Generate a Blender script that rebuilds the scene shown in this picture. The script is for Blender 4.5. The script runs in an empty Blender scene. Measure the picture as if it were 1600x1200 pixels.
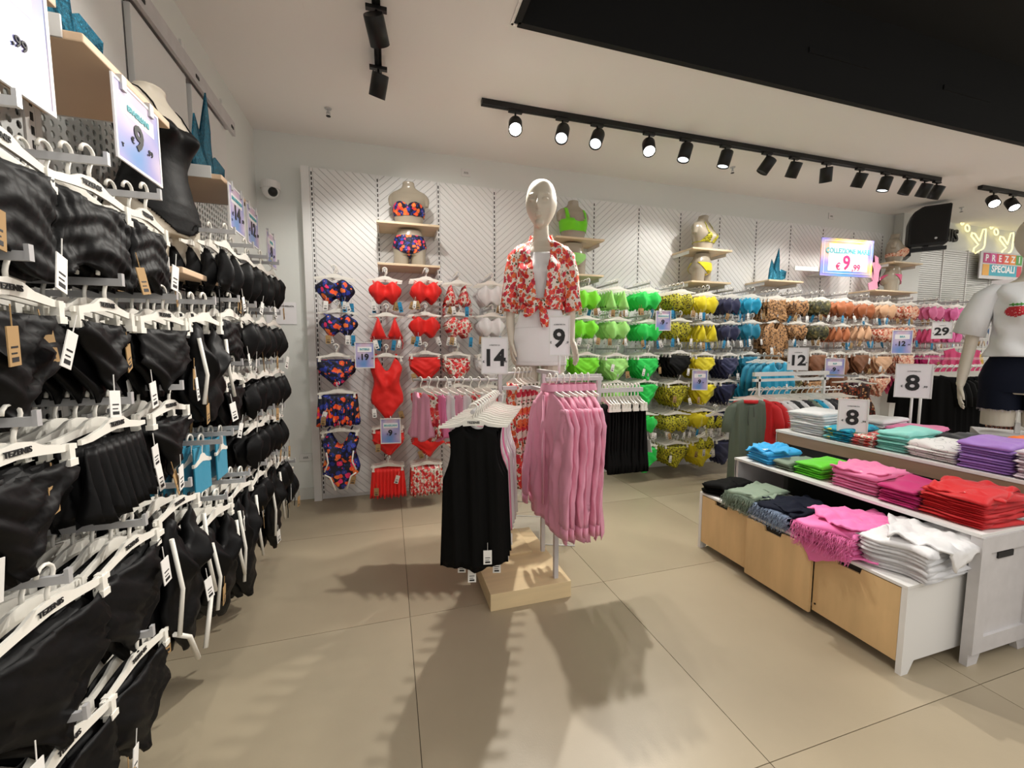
import bpy, bmesh, math, random
from mathutils import Vector, Matrix, Euler, noise
R = math.radians; PI = math.pi
random.seed(7)
sc = bpy.context.scene; COL = sc.collection
# ------------------------------------------------------------------ camera, world, exposure
CAM_H = 1.15
cam = bpy.data.cameras.new('camera'); co = bpy.data.objects.new('camera', cam); COL.objects.link(co)
cam.sensor_width = 36; cam.lens = 36*640/1600; cam.clip_start = .02
co.location = (0, 0, CAM_H)
co.rotation_euler = (PI/2-math.atan(55/640), 0, -math.atan(192/640))
sc.camera = co
w = bpy.data.worlds.new('world'); sc.world = w; w.use_nodes = True
w.node_tree.nodes['Background'].inputs[0].default_value = (1.0, .965, .92, 1)
w.node_tree.nodes['Background'].inputs[1].default_value = .50
sc.view_settings.view_transform = 'Standard'; sc.view_settings.look = 'None'
sc.view_settings.gamma = 1; sc.view_settings.use_curve_mapping = False
sc.view_settings.exposure = 0.40
CEIL = 2.68; WX = -.87; WY = 3.39; PY = 3.33
def spot(name, loc, tgt, power, size=70, blend=.5, rad=.04, col=(1, .955, .88), parent=None):
    l = bpy.data.lights.new(name, 'SPOT'); l.energy = power; l.spot_size = R(size); l.spot_blend = blend
    l.shadow_soft_size = rad; l.color = col
    o = bpy.data.objects.new(name, l); COL.objects.link(o); o.location = loc
    o.rotation_euler = (Vector(tgt)-Vector(loc)).to_track_quat('-Z', 'Y').to_euler()
    return o
def area(name, loc, size, power, rot=(0, 0, 0), col=(1, .96, .90)):
    l = bpy.data.lights.new(name, 'AREA'); l.shape = 'RECTANGLE'; l.size, l.size_y = size; l.energy = power; l.color = col
    o = bpy.data.objects.new(name, l); COL.objects.link(o); o.location = loc; o.rotation_euler = rot
    return o
# the shop's other ceiling lamps behind the camera, gathered into soft ceiling panels
area('ceiling_lamps_behind', (.8, -.9, 2.6), (2.4, 1.2), 26)
area('ceiling_lamps_right', (4.6, -.2, 2.6), (4.0, 1.4), 55)
area('ceiling_lamps_entrance', (8.2, 1.4, 2.6), (2.0, 2.0), 45)
# ------------------------------------------------------------------ helpers
def tag(o, label=None, cat=None, group=None, kind=None):
    if label: o['label'] = label
    if cat: o['category'] = cat
    if group: o['group'] = group
    if kind: o['kind'] = kind
    return o
def link(name, me, parent=None, loc=(0, 0, 0), rot=(0, 0, 0), scl=None):
    o = bpy.data.objects.new(name, me); COL.objects.link(o); o.location = loc; o.rotation_euler = rot
    if scl: o.scale = scl
    if parent: o.parent = parent
    return o
def empty(name, loc=(0, 0, 0), rz=0, label=None, cat=None, group=None):
    o = bpy.data.objects.new(name, None); COL.objects.link(o); o.location = loc; o.rotation_euler = (0, 0, rz)
    o.empty_display_size = .05
    return tag(o, label, cat, group)
def finish(bm, name, m, smooth=False, recalc=True):
    if recalc: bmesh.ops.recalc_face_normals(bm, faces=bm.faces)
    me = bpy.data.meshes.new(name); bm.to_mesh(me); bm.free()
    for k in (m if isinstance(m, (list, tuple)) else [m]): me.materials.append(k)
    if smooth:
        for p in me.polygons: p.use_smooth = True
    return me
def box(bm, x0, x1, y0, y1, z0, z1, mi=0, bev=0):
    vs = [bm.verts.new((x, y, z)) for x in (x0, x1) for y in (y0, y1) for z in (z0, z1)]
    fs = [bm.faces.new([vs[i] for i in q]) for q in ((0, 1, 3, 2), (4, 6, 7, 5), (0, 4, 5, 1), (2, 3, 7, 6), (0, 2, 6, 4), (1, 5, 7, 3))]
    for f in fs: f.material_index = mi
    if bev:
        es = list({e for f in fs for e in f.edges})
        bmesh.ops.bevel(bm, geom=es, offset=bev, segments=2, affect='EDGES', profile=.6)
    return fs
def boxme(name, m, d, bev=0):
    bm = bmesh.new(); box(bm, *d, bev=bev); return finish(bm, name, m)
def tube(bm, pts, r, seg=8, closed=False, mi=0, cap=True):
    pts = [Vector(p) for p in pts]; n = len(pts); rings = []
    up = None
    for i, p in enumerate(pts):
        if closed: t = pts[(i+1) % n]-pts[i-1]
        else: t = pts[min(i+1, n-1)]-pts[max(i-1, 0)]
        t.normalize()
        if up is None: up = Vector((0, 0, 1)) if abs(t.z) < .9 else Vector((0, 1, 0))
        a = t.cross(up)
        if a.length < 1e-4: a = t.orthogonal()
        a.normalize(); b = a.cross(t).normalized(); up = b
        rr = r[i] if isinstance(r, (list, tuple)) else r
        rings.append([bm.verts.new(p+(a*math.cos(k*2*PI/seg)+b*math.sin(k*2*PI/seg))*rr) for k in range(seg)])
    for i in range(n if closed else n-1):
        A, B = rings[i], rings[(i+1) % n]
        for k in range(seg):
            f = bm.faces.new((A[k], A[(k+1) % seg], B[(k+1) % seg], B[k])); f.material_index = mi; f.smooth = True
    if cap and not closed:
        for rg in (rings[0], rings[-1]):
            try: bm.faces.new(rg).material_index = mi
            except ValueError: pass
def prism(bm, pts, d0, d1, axis='y', mi=0):
    def V(a, b, d): return {'y': (a, d, b), 'x': (d, a, b), 'z': (a, b, d)}[axis]
    A = [bm.verts.new(V(a, b, d0)) for a, b in pts]; B = [bm.verts.new(V(a, b, d1)) for a, b in pts]
    n = len(pts); fs = [bm.faces.new(A), bm.faces.new(list(reversed(B)))]
    for i in range(n): fs.append(bm.faces.new((A[i], A[(i+1) % n], B[(i+1) % n], B[i])))
    for f in fs: f.material_index = mi
    return fs
def loft(bm, rings, cap=True, mi=0):
    R_ = [[bm.verts.new(p) for p in r] for r in rings]; n = len(R_[0])
    for A, B in zip(R_, R_[1:]):
        for k in range(n):
            f = bm.faces.new((A[k], A[(k+1) % n], B[(k+1) % n], B[k])); f.smooth = True; f.material_index = mi
    if cap:
        bm.faces.new(R_[0]).material_index = mi; bm.faces.new(R_[-1]).material_index = mi
# ------------------------------------------------------------------ materials
def nodes(m): return m.node_tree.nodes, m.node_tree.links
def srgb(h):
    h = h.lstrip('#'); c = [int(h[i:i+2], 16)/255 for i in (0, 2, 4)]
    return tuple((x/12.92 if x <= .04045 else ((x+.055)/1.055)**2.4) for x in c)+(1,)
def mat(name, col, rough=.5, metal=0, bump=0, bscale=40, var=0, vscale=3, sheen=0, emit=0, trans=0, spec=.5, stretch=None):
    m = bpy.data.materials.new(name); m.use_nodes = True; N, L = nodes(m); b = N['Principled BSDF']
    c = srgb(col) if isinstance(col, str) else tuple(col)+(1,)
    b.inputs['Base Color'].default_value = c; b.inputs['Roughness'].default_value = rough
    b.inputs['Metallic'].default_value = metal; b.inputs['Specular IOR Level'].default_value = spec
    if sheen: b.inputs['Sheen Weight'].default_value = sheen
    if trans: b.inputs['Transmission Weight'].default_value = trans; b.inputs['IOR'].default_value = 1.3
    if emit: b.inputs['Emission Color'].default_value = c; b.inputs['Emission Strength'].default_value = emit
    tc = N.new('ShaderNodeTexCoord'); src = tc.outputs['Object']
    if stretch:
        mp = N.new('ShaderNodeMapping'); mp.inputs['Scale'].default_value = stretch; L.new(src, mp.inputs[0]); src = mp.outputs[0]
    if var:
        n = N.new('ShaderNodeTexNoise'); n.inputs['Scale'].default_value = vscale; n.inputs['Detail'].default_value = 6
        L.new(src, n.inputs['Vector'])
        h = N.new('ShaderNodeMixRGB'); h.inputs[1].default_value = tuple(x*(1-var) for x in c[:3])+(1,)
        h.inputs[2].default_value = tuple(min(1, x*(1+var)) for x in c[:3])+(1,)
        cr = N.new('ShaderNodeMapRange'); cr.inputs[1].default_value = .3; cr.inputs[2].default_value = .7
        L.new(n.outputs[0], cr.inputs[0]); L.new(cr.outputs[0], h.inputs[0]); L.new(h.outputs[0], b.inputs['Base Color'])
    if bump:
        n = N.new('ShaderNodeTexNoise'); n.inputs['Scale'].default_value = bscale; n.inputs['Detail'].default_value = 4
        L.new(src, n.inputs['Vector']); bp = N.new('ShaderNodeBump'); bp.inputs['Strength'].default_value = bump; bp.inputs['Distance'].default_value = .01
        L.new(n.outputs[0], bp.inputs['Height']); L.new(bp.outputs[0], b.inputs['Normal'])
    return m
def pattern(name, bg, cols, scale=22, thr=(.14, .46), centre=None, leaf=None, rough=.6, ring=False, distort=.35):
    """voronoi flowers or spots printed on fabric"""
    m = bpy.data.materials.new(name); m.use_nodes = True; N, L = nodes(m); b = N['Principled BSDF']; b.inputs['Roughness'].default_value = rough
    tc = N.new('ShaderNodeTexCoord'); nz = N.new('ShaderNodeTexNoise'); nz.inputs['Scale'].default_value = scale*1.2
    L.new(tc.outputs['Object'], nz.inputs['Vector'])
    ad = N.new('ShaderNodeVectorMath'); ad.operation = 'SCALE'; ad.inputs['Scale'].default_value = distort/scale*2
    L.new(nz.outputs['Color'], ad.inputs[0]); a2 = N.new('ShaderNodeVectorMath'); L.new(tc.outputs['Object'], a2.inputs[0]); L.new(ad.outputs[0], a2.inputs[1])
    v = N.new('ShaderNodeTexVoronoi'); v.inputs['Scale'].default_value = scale; L.new(a2.outputs[0], v.inputs['Vector'])
    sx = N.new('ShaderNodeSeparateColor'); L.new(v.outputs['Color'], sx.inputs[0])
    pr = N.new('ShaderNodeValToRGB'); pr.color_ramp.interpolation = 'CONSTANT'
    L.new(sx.outputs[0], pr.inputs[0])
    els = pr.color_ramp.elements; els[0].color = srgb(cols[0]); els[0].position = 0
    for i, c in enumerate(cols[1:]):
        e = els[1] if i == 0 else els.new(1)
        e.position = (i+1)/len(cols); e.color = srgb(c)
    if len(cols) == 1: els[1].color = srgb(cols[0])
    base = N.new('ShaderNodeRGB'); base.outputs[0].default_value = srgb(bg); bgo = base.outputs[0]
    if leaf:
        v2 = N.new('ShaderNodeTexVoronoi'); v2.inputs['Scale'].default_value = scale*1.7; L.new(a2.outputs[0], v2.inputs['Vector'])
        g = N.new('ShaderNodeMath'); g.operation = 'LESS_THAN'; g.inputs[1].default_value = .33; L.new(v2.outputs['Distance'], g.inputs[0])
        mx = N.new('ShaderNodeMixRGB'); L.new(g.outputs[0], mx.inputs[0]); L.new(bgo, mx.inputs[1]); mx.inputs[2].default_value = srgb(leaf); bgo = mx.outputs[0]
    l2 = N.new('ShaderNodeMath'); l2.operation = 'LESS_THAN'; l2.inputs[1].default_value = thr[1]; L.new(v.outputs['Distance'], l2.inputs[0])
    m2 = N.new('ShaderNodeMixRGB'); L.new(l2.outputs[0], m2.inputs[0]); L.new(bgo, m2.inputs[1]); L.new(pr.outputs[0], m2.inputs[2]); out = m2.outputs[0]
    if centre or ring:
        l1 = N.new('ShaderNodeMath'); l1.operation = 'LESS_THAN'; l1.inputs[1].default_value = thr[0]; L.new(v.outputs['Distance'], l1.inputs[0])
        m3 = N.new('ShaderNodeMixRGB'); L.new(l1.outputs[0], m3.inputs[0]); L.new(out, m3.inputs[1]); m3.inputs[2].default_value = srgb(centre or bg); out = m3.outputs[0]
    L.new(out, b.inputs['Base Color'])
    return m
M = {}
M['wall'] = mat('wall_paint', '#e3e5e1', .8, bump=.05, bscale=120)
M['ceiling'] = mat('ceiling_paint', '#f6f3f0', .85, bump=.04, bscale=90)
M['floor'] = mat('floor_tile_stone', '#a3967f', .38, var=.10, vscale=1.6, bump=.03, bscale=200)
M['grout'] = mat('grout', '#5a5142', .9)
M['panel'] = mat('white_panel', '#e9e9e8', .45)
M['groove'] = mat('groove_grey', '#bcbcbc', .7)
M['fray'] = mat('pale_denim_threads', '#93a4bd', .8)
M['slot'] = mat('slot_black', '#151515', .7)
M['skirting'] = mat('skirting', '#d9dad5', .5)
M['black'] = mat('black_ceiling', '#0b0b0b', .85)
M['blackmetal'] = mat('black_metal', '#101010', .4, spec=.4)
M['rail'] = mat('rail_metal', '#c4c4c6', .35, metal=.3)
M['whitemetal'] = mat('white_metal', '#e2e1df', .4)
M['greymetal'] = mat('grey_frame', '#c6c3c4', .45, var=.05, vscale=20)
M['perf'] = mat('perforated_metal', '#c9cac8', .35, metal=.35)
M['hanger'] = mat('hanger_plastic', '#eeebe2', .35)
M['tagw'] = mat('tag_white', '#eceae6', .6)
M['tagk'] = mat('tag_kraft', '#a8875a', .8)
M['tagb'] = mat('tag_blue', '#1b86b4', .4)
M['ink'] = mat('ink', '#1c1c1e', .6)
M['birch'] = mat('birch_wood', '#dfc9a8', .45, var=.07, vscale=2.5, stretch=(1, 9, 9))
M['ply'] = mat('plywood', '#d6b483', .42, var=.10, vscale=2.2, stretch=(9, 6, 1.2))
M['plinthwood'] = mat('plinth_wood', '#e0c99f', .5, var=.06, vscale=3, stretch=(1, 9, 9))
M['shelfwood'] = mat('shelf_wood', '#ddbfa0', .5, var=.04, vscale=4)
M['skin'] = mat('mannequin_skin', '#cfc6b6', .48, spec=.45)
M['skinglossy'] = mat('mannequin_glossy', '#a79d8c', .2, spec=.6)
M['lens'] = mat('lamp_lens_lit', (1, .97, .9), .5, emit=18)
M['lensdim'] = mat('lamp_lens_dim', (.9, .97, 1), .4, emit=1.6)
M['neon'] = mat('neon_tube', (1.0, .88, .40), .5, emit=1.1)
M['glass'] = mat('clear_acrylic', (.93, .96, .95), .05); M['glass'].node_tree.nodes['Principled BSDF'].inputs['Alpha'].default_value = .16
M['glitter'] = mat('blue_glitter', '#2f86a6', .25, metal=.55, bump=1.0, bscale=260, var=.5, vscale=160)
M['pinkfilm'] = mat('pink_print', '#e79ab8', .5)
M['slatwall'] = mat('slatwall_grey', '#bdbcb9', .35, metal=.2)
def fab(n, c, **k):
    k.setdefault('rough', .62); k.setdefault('sheen', .15); k.setdefault('bump', .25); k.setdefault('bscale', 14)
    M[n] = mat(n, c, **k)
fab('black_fabric', '#060608', rough=.55, sheen=.0, bump=.18, bscale=16, spec=.2)
fab('dark_denim', '#0b1122', sheen=0, spec=.2, rough=.8)
fab('black_cotton', '#060606', rough=.8, sheen=.0, spec=.15)
for n, c in dict(red='#e5150c', white_fabric='#e6e5e6', neon_green='#78e01e', light_green='#9ee277', emerald='#16cf50', yellow='#dccb00', navy='#24284e',
                 turquoise='#12a5cf', turq_dark='#1384a4', rust='#b1663a', brown='#7c4a26', nude='#dcae88', pink='#ef7fb0', candy='#ee75b4', shirt_pink='#e69cb6', magenta='#c0156c',
                 hotpink='#e8558a', plum='#4b2a35', sage='#7a8c78', kaftan='#5f6b5c', lime='#5fd21c', skyblue='#2ba6e2', crimson='#cf0d17', purple='#a377c9', lavender='#d5c8d3', orange='#ff7e12',
                 mint='#8fdcd0', denim='#10162a', blue_ball='#4a8fdc', pale_pink='#efb6cf', charcoal='#26282b').items(): fab(n, c)
M['tropic'] = pattern('tropical_print', '#14162f', ['#ff5a2a', '#f02c6c', '#2a3fae', '#ff7a3a', '#26358f'], 26, (.12, .48), centre='#ffb04a', leaf='#2b3a9c')
M['rosered'] = pattern('red_rose_print', '#e9ded2', ['#d92b2b', '#e2483c', '#b91f2e', '#e86a6a'], 46, (.12, .55), leaf='#6b6433', centre='#a01822')
M['rosebig'] = pattern('red_poppy_print', '#e6dbd0', ['#d62a2c', '#e4483c', '#c22740', '#e06a3a'], 34, (.16, .56), leaf='#4f4c28', centre='#9c1a24')
M['snake'] = pattern('yellow_snake_print', '#b9b324', ['#15150f'], 75, (.1, .42), distort=.8)
M['leopard'] = pattern('leopard_print', '#b98a5a', ['#2a190f', '#3b2415'], 60, (.2, .44), centre='#8a5a30', distort=.9)
M['camo'] = pattern('dark_camo_print', '#55522e', ['#1d1c14', '#8a8050', '#2f3320'], 42, (.1, .5), distort=.9)
M['rosenude'] = pattern('peach_print', '#e6b598', ['#c9573f', '#f3d9c8', '#b8503e'], 50, (.1, .45))
M['floralbrown'] = pattern('brown_floral_print', '#3a1d12', ['#a84a2a', '#d6a070', '#7c2d1a'], 50, (.1, .42))
M['lemon'] = pattern('turquoise_lemon_print', '#1aa6c4', ['#e8d84a', '#0f7fa6', '#9fe0e0'], 32, (.1, .42))
M['stripe'] = pattern('white_line_print', '#e8e6e4', ['#9d9d9d'], 22, (.40, .43), ring=True, centre='#e8e6e4')
M['multi'] = pattern('mixed_floral_print', '#caa23c', ['#5a3a78', '#e0c070', '#3c4a66'], 40, (.1, .5))
M['tiedye'] = mat('mint_tie_dye', '#7fd8cc', .65, var=.5, vscale=5)
M['whitetie'] = mat('white_tee_cotton', '#e8eaeb', .7, bump=.2, bscale=12)
def gradient_card(name):
    m = bpy.data.materials.new(name); m.use_nodes = True; N, L = nodes(m); b = N['Principled BSDF']; b.inputs['Roughness'].default_value = .4
    tc = N.new('ShaderNodeTexCoord'); n = N.new('ShaderNodeTexNoise'); n.inputs['Scale'].default_value = 1.1; n.inputs['Detail'].default_value = .5
    L.new(tc.outputs['Generated'], n.inputs['Vector']); r = N.new('ShaderNodeValToRGB'); L.new(n.outputs[0], r.inputs[0])
    e = r.color_ramp.elements; e[0].position = .36; e[0].color = srgb('#5b93cf'); e[1].position = .64; e[1].color = srgb('#d9aec2')
    x = e.new(.48); x.color = srgb('#a09cd2'); x = e.new(.56); x.color = srgb('#cdbfd8')
    L.new(r.outputs[0], b.inputs['Base Color']); return m
M['card'] = gradient_card('pastel_card_print')
M['promo'] = gradient_card('promotion_print')
for _e, _c in zip(M['promo'].node_tree.nodes['Color Ramp'].color_ramp.elements, ('#3fa0dc', '#8f86dc', '#e7c65a', '#e98cb4')): _e.color = srgb(_c)
M['cardwhite'] = mat('card_white', '#f1eff2', .5)
M['teal'] = mat('teal_ink', '#55aeb8', .5)
M['magink'] = mat('magenta_ink', '#d1246e', .5)
# ------------------------------------------------------------------ text
_tc = {}
def text_me(s, size, m, ex=.0006, bold=.0, align='CENTER'):
    k = (s, size, m.name, bold, align)
    if k in _tc: return _tc[k]
    c = bpy.data.curves.new('lettering', 'FONT'); c.body = s; c.size = size; c.align_x = align; c.align_y = 'CENTER'
    c.extrude = ex; c.offset = bold*size; c.resolution_u = 3
    o = bpy.data.objects.new('lettering', c); COL.objects.link(o)
    dg = bpy.context.evaluated_depsgraph_get(); me = bpy.data.meshes.new_from_object(o.evaluated_get(dg))
    bpy.data.objects.remove(o); me.materials.clear(); me.materials.append(m); _tc[k] = me; return me
def text(s, size, m, parent, x, y, z, bold=.02, sx=1, align='CENTER', name='lettering'):
    """upright text on a face that looks toward local -Y"""
    return link(name, text_me(s, size, m, bold=bold, align=align), parent, (x, y, z), (PI/2, 0, 0), (sx, 1, 1))
for s_, z_ in (('9', .1), ('8', .1)): text_me(s_, z_, M['ink'])
# ------------------------------------------------------------------ hanger
def hanger_me(w, clips=True, drop=.055, sh=.012):
    bm = bmesh.new(); h = w/2; t = .0028
    up = [(-h, -drop-sh), (-h*.8, -drop-sh*.8), (-h*.42, -drop-sh*.1), (-h*.22, -drop+.010), (0, -drop+.014), (h*.22, -drop+.010), (h*.42, -drop-sh*.1), (h*.8, -drop-sh*.8), (h, -drop-sh)]
    lo = [(h, -drop-sh-.009), (h*.72, -drop-sh-.009), (h*.4, -drop-sh-.004), (h*.22, -drop-.014), (0, -drop-.012), (-h*.22, -drop-.014), (-h*.4, -drop-sh-.004), (-h*.72, -drop-sh-.009), (-h, -drop-sh-.009)]
    n = len(up)
    for d0, d1 in ((-t, t),):
        A = [[bm.verts.new((a, y, b)) for a, b in up] for y in (d0, d1)]; B = [[bm.verts.new((a, y, b)) for a, b in reversed(lo)] for y in (d0, d1)]
        for i in range(n-1):
            bm.faces.new((A[0][i], A[0][i+1], B[0][i+1], B[0][i])); bm.faces.new((A[1][i], A[1][i+1], B[1][i+1], B[1][i]))
            bm.faces.new((A[0][i], A[0][i+1], A[1][i+1], A[1][i])); bm.faces.new((B[0][i], B[0][i+1], B[1][i+1], B[1][i]))
        for i in (0, n-1): bm.faces.new((A[0][i], A[1][i], B[1][i], B[0][i]))
    r = .0155
    pts = [(0, 0, -drop+.008), (0, 0, -drop+.022), (.002, 0, -.026)] + [(math.sin(a)*r, 0, math.cos(a)*r+.0) for a in [R(150)-R(30)*k for k in range(9)]]
    tube(bm, pts, .0032, 6)
    if clips:
        for s in (-1, 1):
            box(bm, s*h*.86-.006, s*h*.86+.006, -.006, .006, -drop-sh-.034, -drop-sh+.002)
            box(bm, s*h*.86-.009, s*h*.86+.009, -.0075, .0075, -drop-sh-.036, -drop-sh-.024)
    return finish(bm, 'hanger', M['hanger'])
_hc = {}
def hanger(w, clips=True):
    k = (round(w, 2), clips)
    if k not in _hc: _hc[k] = hanger_me(k[0], clips)
    return _hc[k]
# ------------------------------------------------------------------ garments (local: hook centre at origin, front toward -Y)
def shell(bm, W, zt, zb, df, db, nu=12, nv=8, fold=None, mi=0):
    """closed cloth shell; W(v) half width, zt/zb(u) top and bottom edge, df/db(u,v) front and back bulge"""
    F, B = {}, {}
    for j in range(nv+1):
        v = j/nv
        for i in range(nu+1):
            u = -1+2*i/nu; x = u*W(v); z = zt(u)*(1-v)+zb(u)*v
            k = fold(x, z) if fold else 0
            edge = (i in (0, nu)) or (j in (0, nv))
            e = (1-abs(u)**4)
            F[i, j] = bm.verts.new((x, -df(u, v)*e+k, z))
            B[i, j] = F[i, j] if edge else bm.verts.new((x, db(u, v)*e+k*.6+.002, z))
    for j in range(nv):
        for i in range(nu):
            for G in (F, B):
                q = (G[i, j], G[i+1, j], G[i+1, j+1], G[i, j+1])
                try: f = bm.faces.new(q); f.smooth = True; f.material_index = mi
                except ValueError: pass
def strap(bm, pts, wd=.006, mi=0):
    for a, b in zip(pts, pts[1:]):
        a, b = Vector(a), Vector(b)
        vs = [bm.verts.new(p+Vector((s*wd, 0, 0))) for p in (a, b) for s in (-1, 1)]
        vs2 = [bm.verts.new(v.co+Vector((0, .002, 0))) for v in vs]
        for q in ((0, 1, 3, 2),): bm.faces.new([vs[i] for i in q]); bm.faces.new([vs2[i] for i in reversed(q)])
        bm.faces.new((vs[0], vs[2], vs2[2], vs2[0])); bm.faces.new((vs[1], vs2[1], vs2[3], vs[3]))
def g_brief(w, hi, m, rnd, var=0):
    bm = bmesh.new(); h = w/2; top = -.088; ht = hi
    side = .34 if var == 0 else (.14 if var == 1 else .5)
    def W(v):
        if v < side: return h*(1-.03*v/side)
        t = (v-side)/(1-side); return h*(.97*(1-t)**1.6+.13)*(1 if t < .9 else .9)
    a, ph = rnd.uniform(.003, .007), rnd.uniform(0, 6)
    fo = lambda x, z: a*math.sin(x*60+z*80+ph)*.5+a*math.sin(abs(x)*110-z*170+ph*2)*.7+.010*noise.noise(Vector((x*14+ph, z*12, ph)))
    shell(bm, W, lambda u: top-.006*(1-u*u), lambda u: top-ht+.0*u, lambda u, v: .006+.008*math.sin(PI*min(1, v*1.1)), lambda u, v: .004+.006*math.sin(PI*v), 18, 14, fo)
    # rear panel, a little wider and lower
    def W2(v): return h*1.02 if v < .4 else h*(1.0*(1-(v-.4)/.6)**1.15+.14)
    n0 = len(bm.verts); shell(bm, W2, lambda u: top-.002, lambda u: top-ht*1.05, lambda u, v: .002, lambda u, v: .006+.015*math.sin(PI*v), 8, 6, fo)
    bm.verts.ensure_lookup_table()
    for v_ in bm.verts[n0:]: v_.co.y += .018
    return finish(bm, 'bikini_brief', m)
def g_ruched(w, hi, m, rnd):
    bm = bmesh.new(); h = w/2; top = -.085
    fo = lambda x, z: .0030*math.sin(x*330+math.sin(z*60)*1.5)*(.25+(abs(x)/h)**2)+.0022*math.sin(z*190+abs(x)*70)+.011*noise.noise(Vector((x*16+w, z*20, h*50)))
    shell(bm, lambda v: h*(1-.06*math.sin(PI*v)+.08*v), lambda u: top-.004*math.cos(u*3), lambda u: top-hi+.018*math.cos(u*4+1), lambda u, v: .009+.006*math.sin(PI*v), lambda u, v: .008, 40, 22, fo)
    return finish(bm, 'ruched_bandeau', m)
def g_skirt(w, hi, m, rnd, flare=.25, waves=9):
    bm = bmesh.new(); h = w/2; top = -.085; ph = rnd.uniform(0, 6)
    fo = lambda x, z: -.016*min(1, (top-z)/hi)*math.sin(x*2*PI*waves/w+ph)
    shell(bm, lambda v: h*(1+flare*v*.6), lambda u: top, lambda u: top-hi+.006*math.sin(u*waves*2+ph), lambda u, v: .008+.012*v, lambda u, v: .008+.01*v, 44, 8, fo)
    return finish(bm, 'skirt', m)
def g_bra(w, hi, m, rnd, strapz=-.05, bandeau=False):
    bm = bmesh.new(); h = w/2; top = -.082
    cx = .5
    def cup(u): return math.exp(-((abs(u)-cx)/.30)**2)
    ph = rnd.uniform(0, 6)
    zt = lambda u: top-.024+.026*cup(u)-.03*max(0, abs(u)-.75)
    zb = lambda u: top-hi*(.74+.26*cup(u))+(.05*hi*max(0, abs(u)-.7)*10)
    fo = lambda x, z: .010*noise.noise(Vector((x*16+ph, z*22, ph)))+.0022*math.sin(x*150+z*60+ph)
    shell(bm, lambda v: h*(.84+.16*math.sin(PI*min(1, v*.9+.08))), zt, zb, lambda u, v: .006+.042*cup(u)*math.sin(PI*(.15+.8*v)), lambda u, v: .004+.006*cup(u), 20, 8, fo)
    if not bandeau:
        for s in (-1, 1): strap(bm, [(s*h*.86, .004, -.066), (s*h*.62, -.004, top-.004), (s*h*.5, -.012, top-.008)], .0045)
    # back band hanging in a soft loop
    shell(bm, lambda v: h*.9, lambda u: top-.03-.02*math.cos(u*1.4), lambda u: top-.05-.03*math.cos(u*1.4), lambda u, v: .001, lambda u, v: .003, 10, 2, None)
    bm.verts.ensure_lookup_table()
    return finish(bm, 'bikini_bra', m)
def g_triangle(w, hi, m, rnd):
    bm = bmesh.new(); h = w/2; top = -.066
    for s in (-1, 1):
        n0 = len(bm.verts)
        shell(bm, lambda v: h*(.04+.46*v), lambda u: top-.015, lambda u: top-hi+.01*u*u, lambda u, v: .008+.03*math.sin(PI*v)*(1-u*u), lambda u, v: .004, 8, 7, lambda x, z: .003*math.sin(x*130+z*40))
        bm.verts.ensure_lookup_table()
        for v_ in bm.verts[n0:]: v_.co.x += s*h*.5
        strap(bm, [(s*h*.8, .003, -.064), (s*h*.5, -.004, top-.016)], .004)
        tube(bm, [(s*h*.9, 0, top-hi), (s*h*1.0, -.004, top-hi-.03), (s*h*.93, 0, top-hi-.07)], .002, 4)
    tube(bm, [(-h, 0, top-hi+.004), (0, -.004, top-hi+.002), (h, 0, top-hi+.004)], .003, 5)
    return finish(bm, 'bikini_bra', m)
def g_onepiece(w, hi, m, rnd, scoop=.1):
    bm = bmesh.new(); h = w/2; top = -.07
    def W(v):
        if v < .18: return h*(.62+.38*(v/.18))
        if v < .42: return h*(1-.22*math.sin((v-.18)/.24*PI/2))
        if v < .68: return h*(.78+.22*math.sin((v-.42)/.26*PI/2))
        return h*(.98*(1-(v-.68)/.32)**1.2+.14)
    ph = rnd.uniform(0, 6)
    zt = lambda u: top-scoop*math.cos(u*1.45)**2
    fo = lambda x, z: .004*math.sin(z*90+abs(x)*60+ph)+.014*noise.noise(Vector((x*14+ph, z*12, ph)))
    shell(bm, W, zt, lambda u: top-hi, lambda u, v: .012+.035*math.exp(-((v-.25)/.12)**2)*math.exp(-((abs(u)-.5)/.32)**2)+.01*math.sin(PI*v), lambda u, v: .012+.012*math.sin(PI*v), 16, 18, fo)
    for s in (-1, 1): strap(bm, [(s*h*.62, .002, -.05), (s*h*.58, 0, top-.01)], .006)
    return finish(bm, 'one_piece_swimsuit', m)
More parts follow.
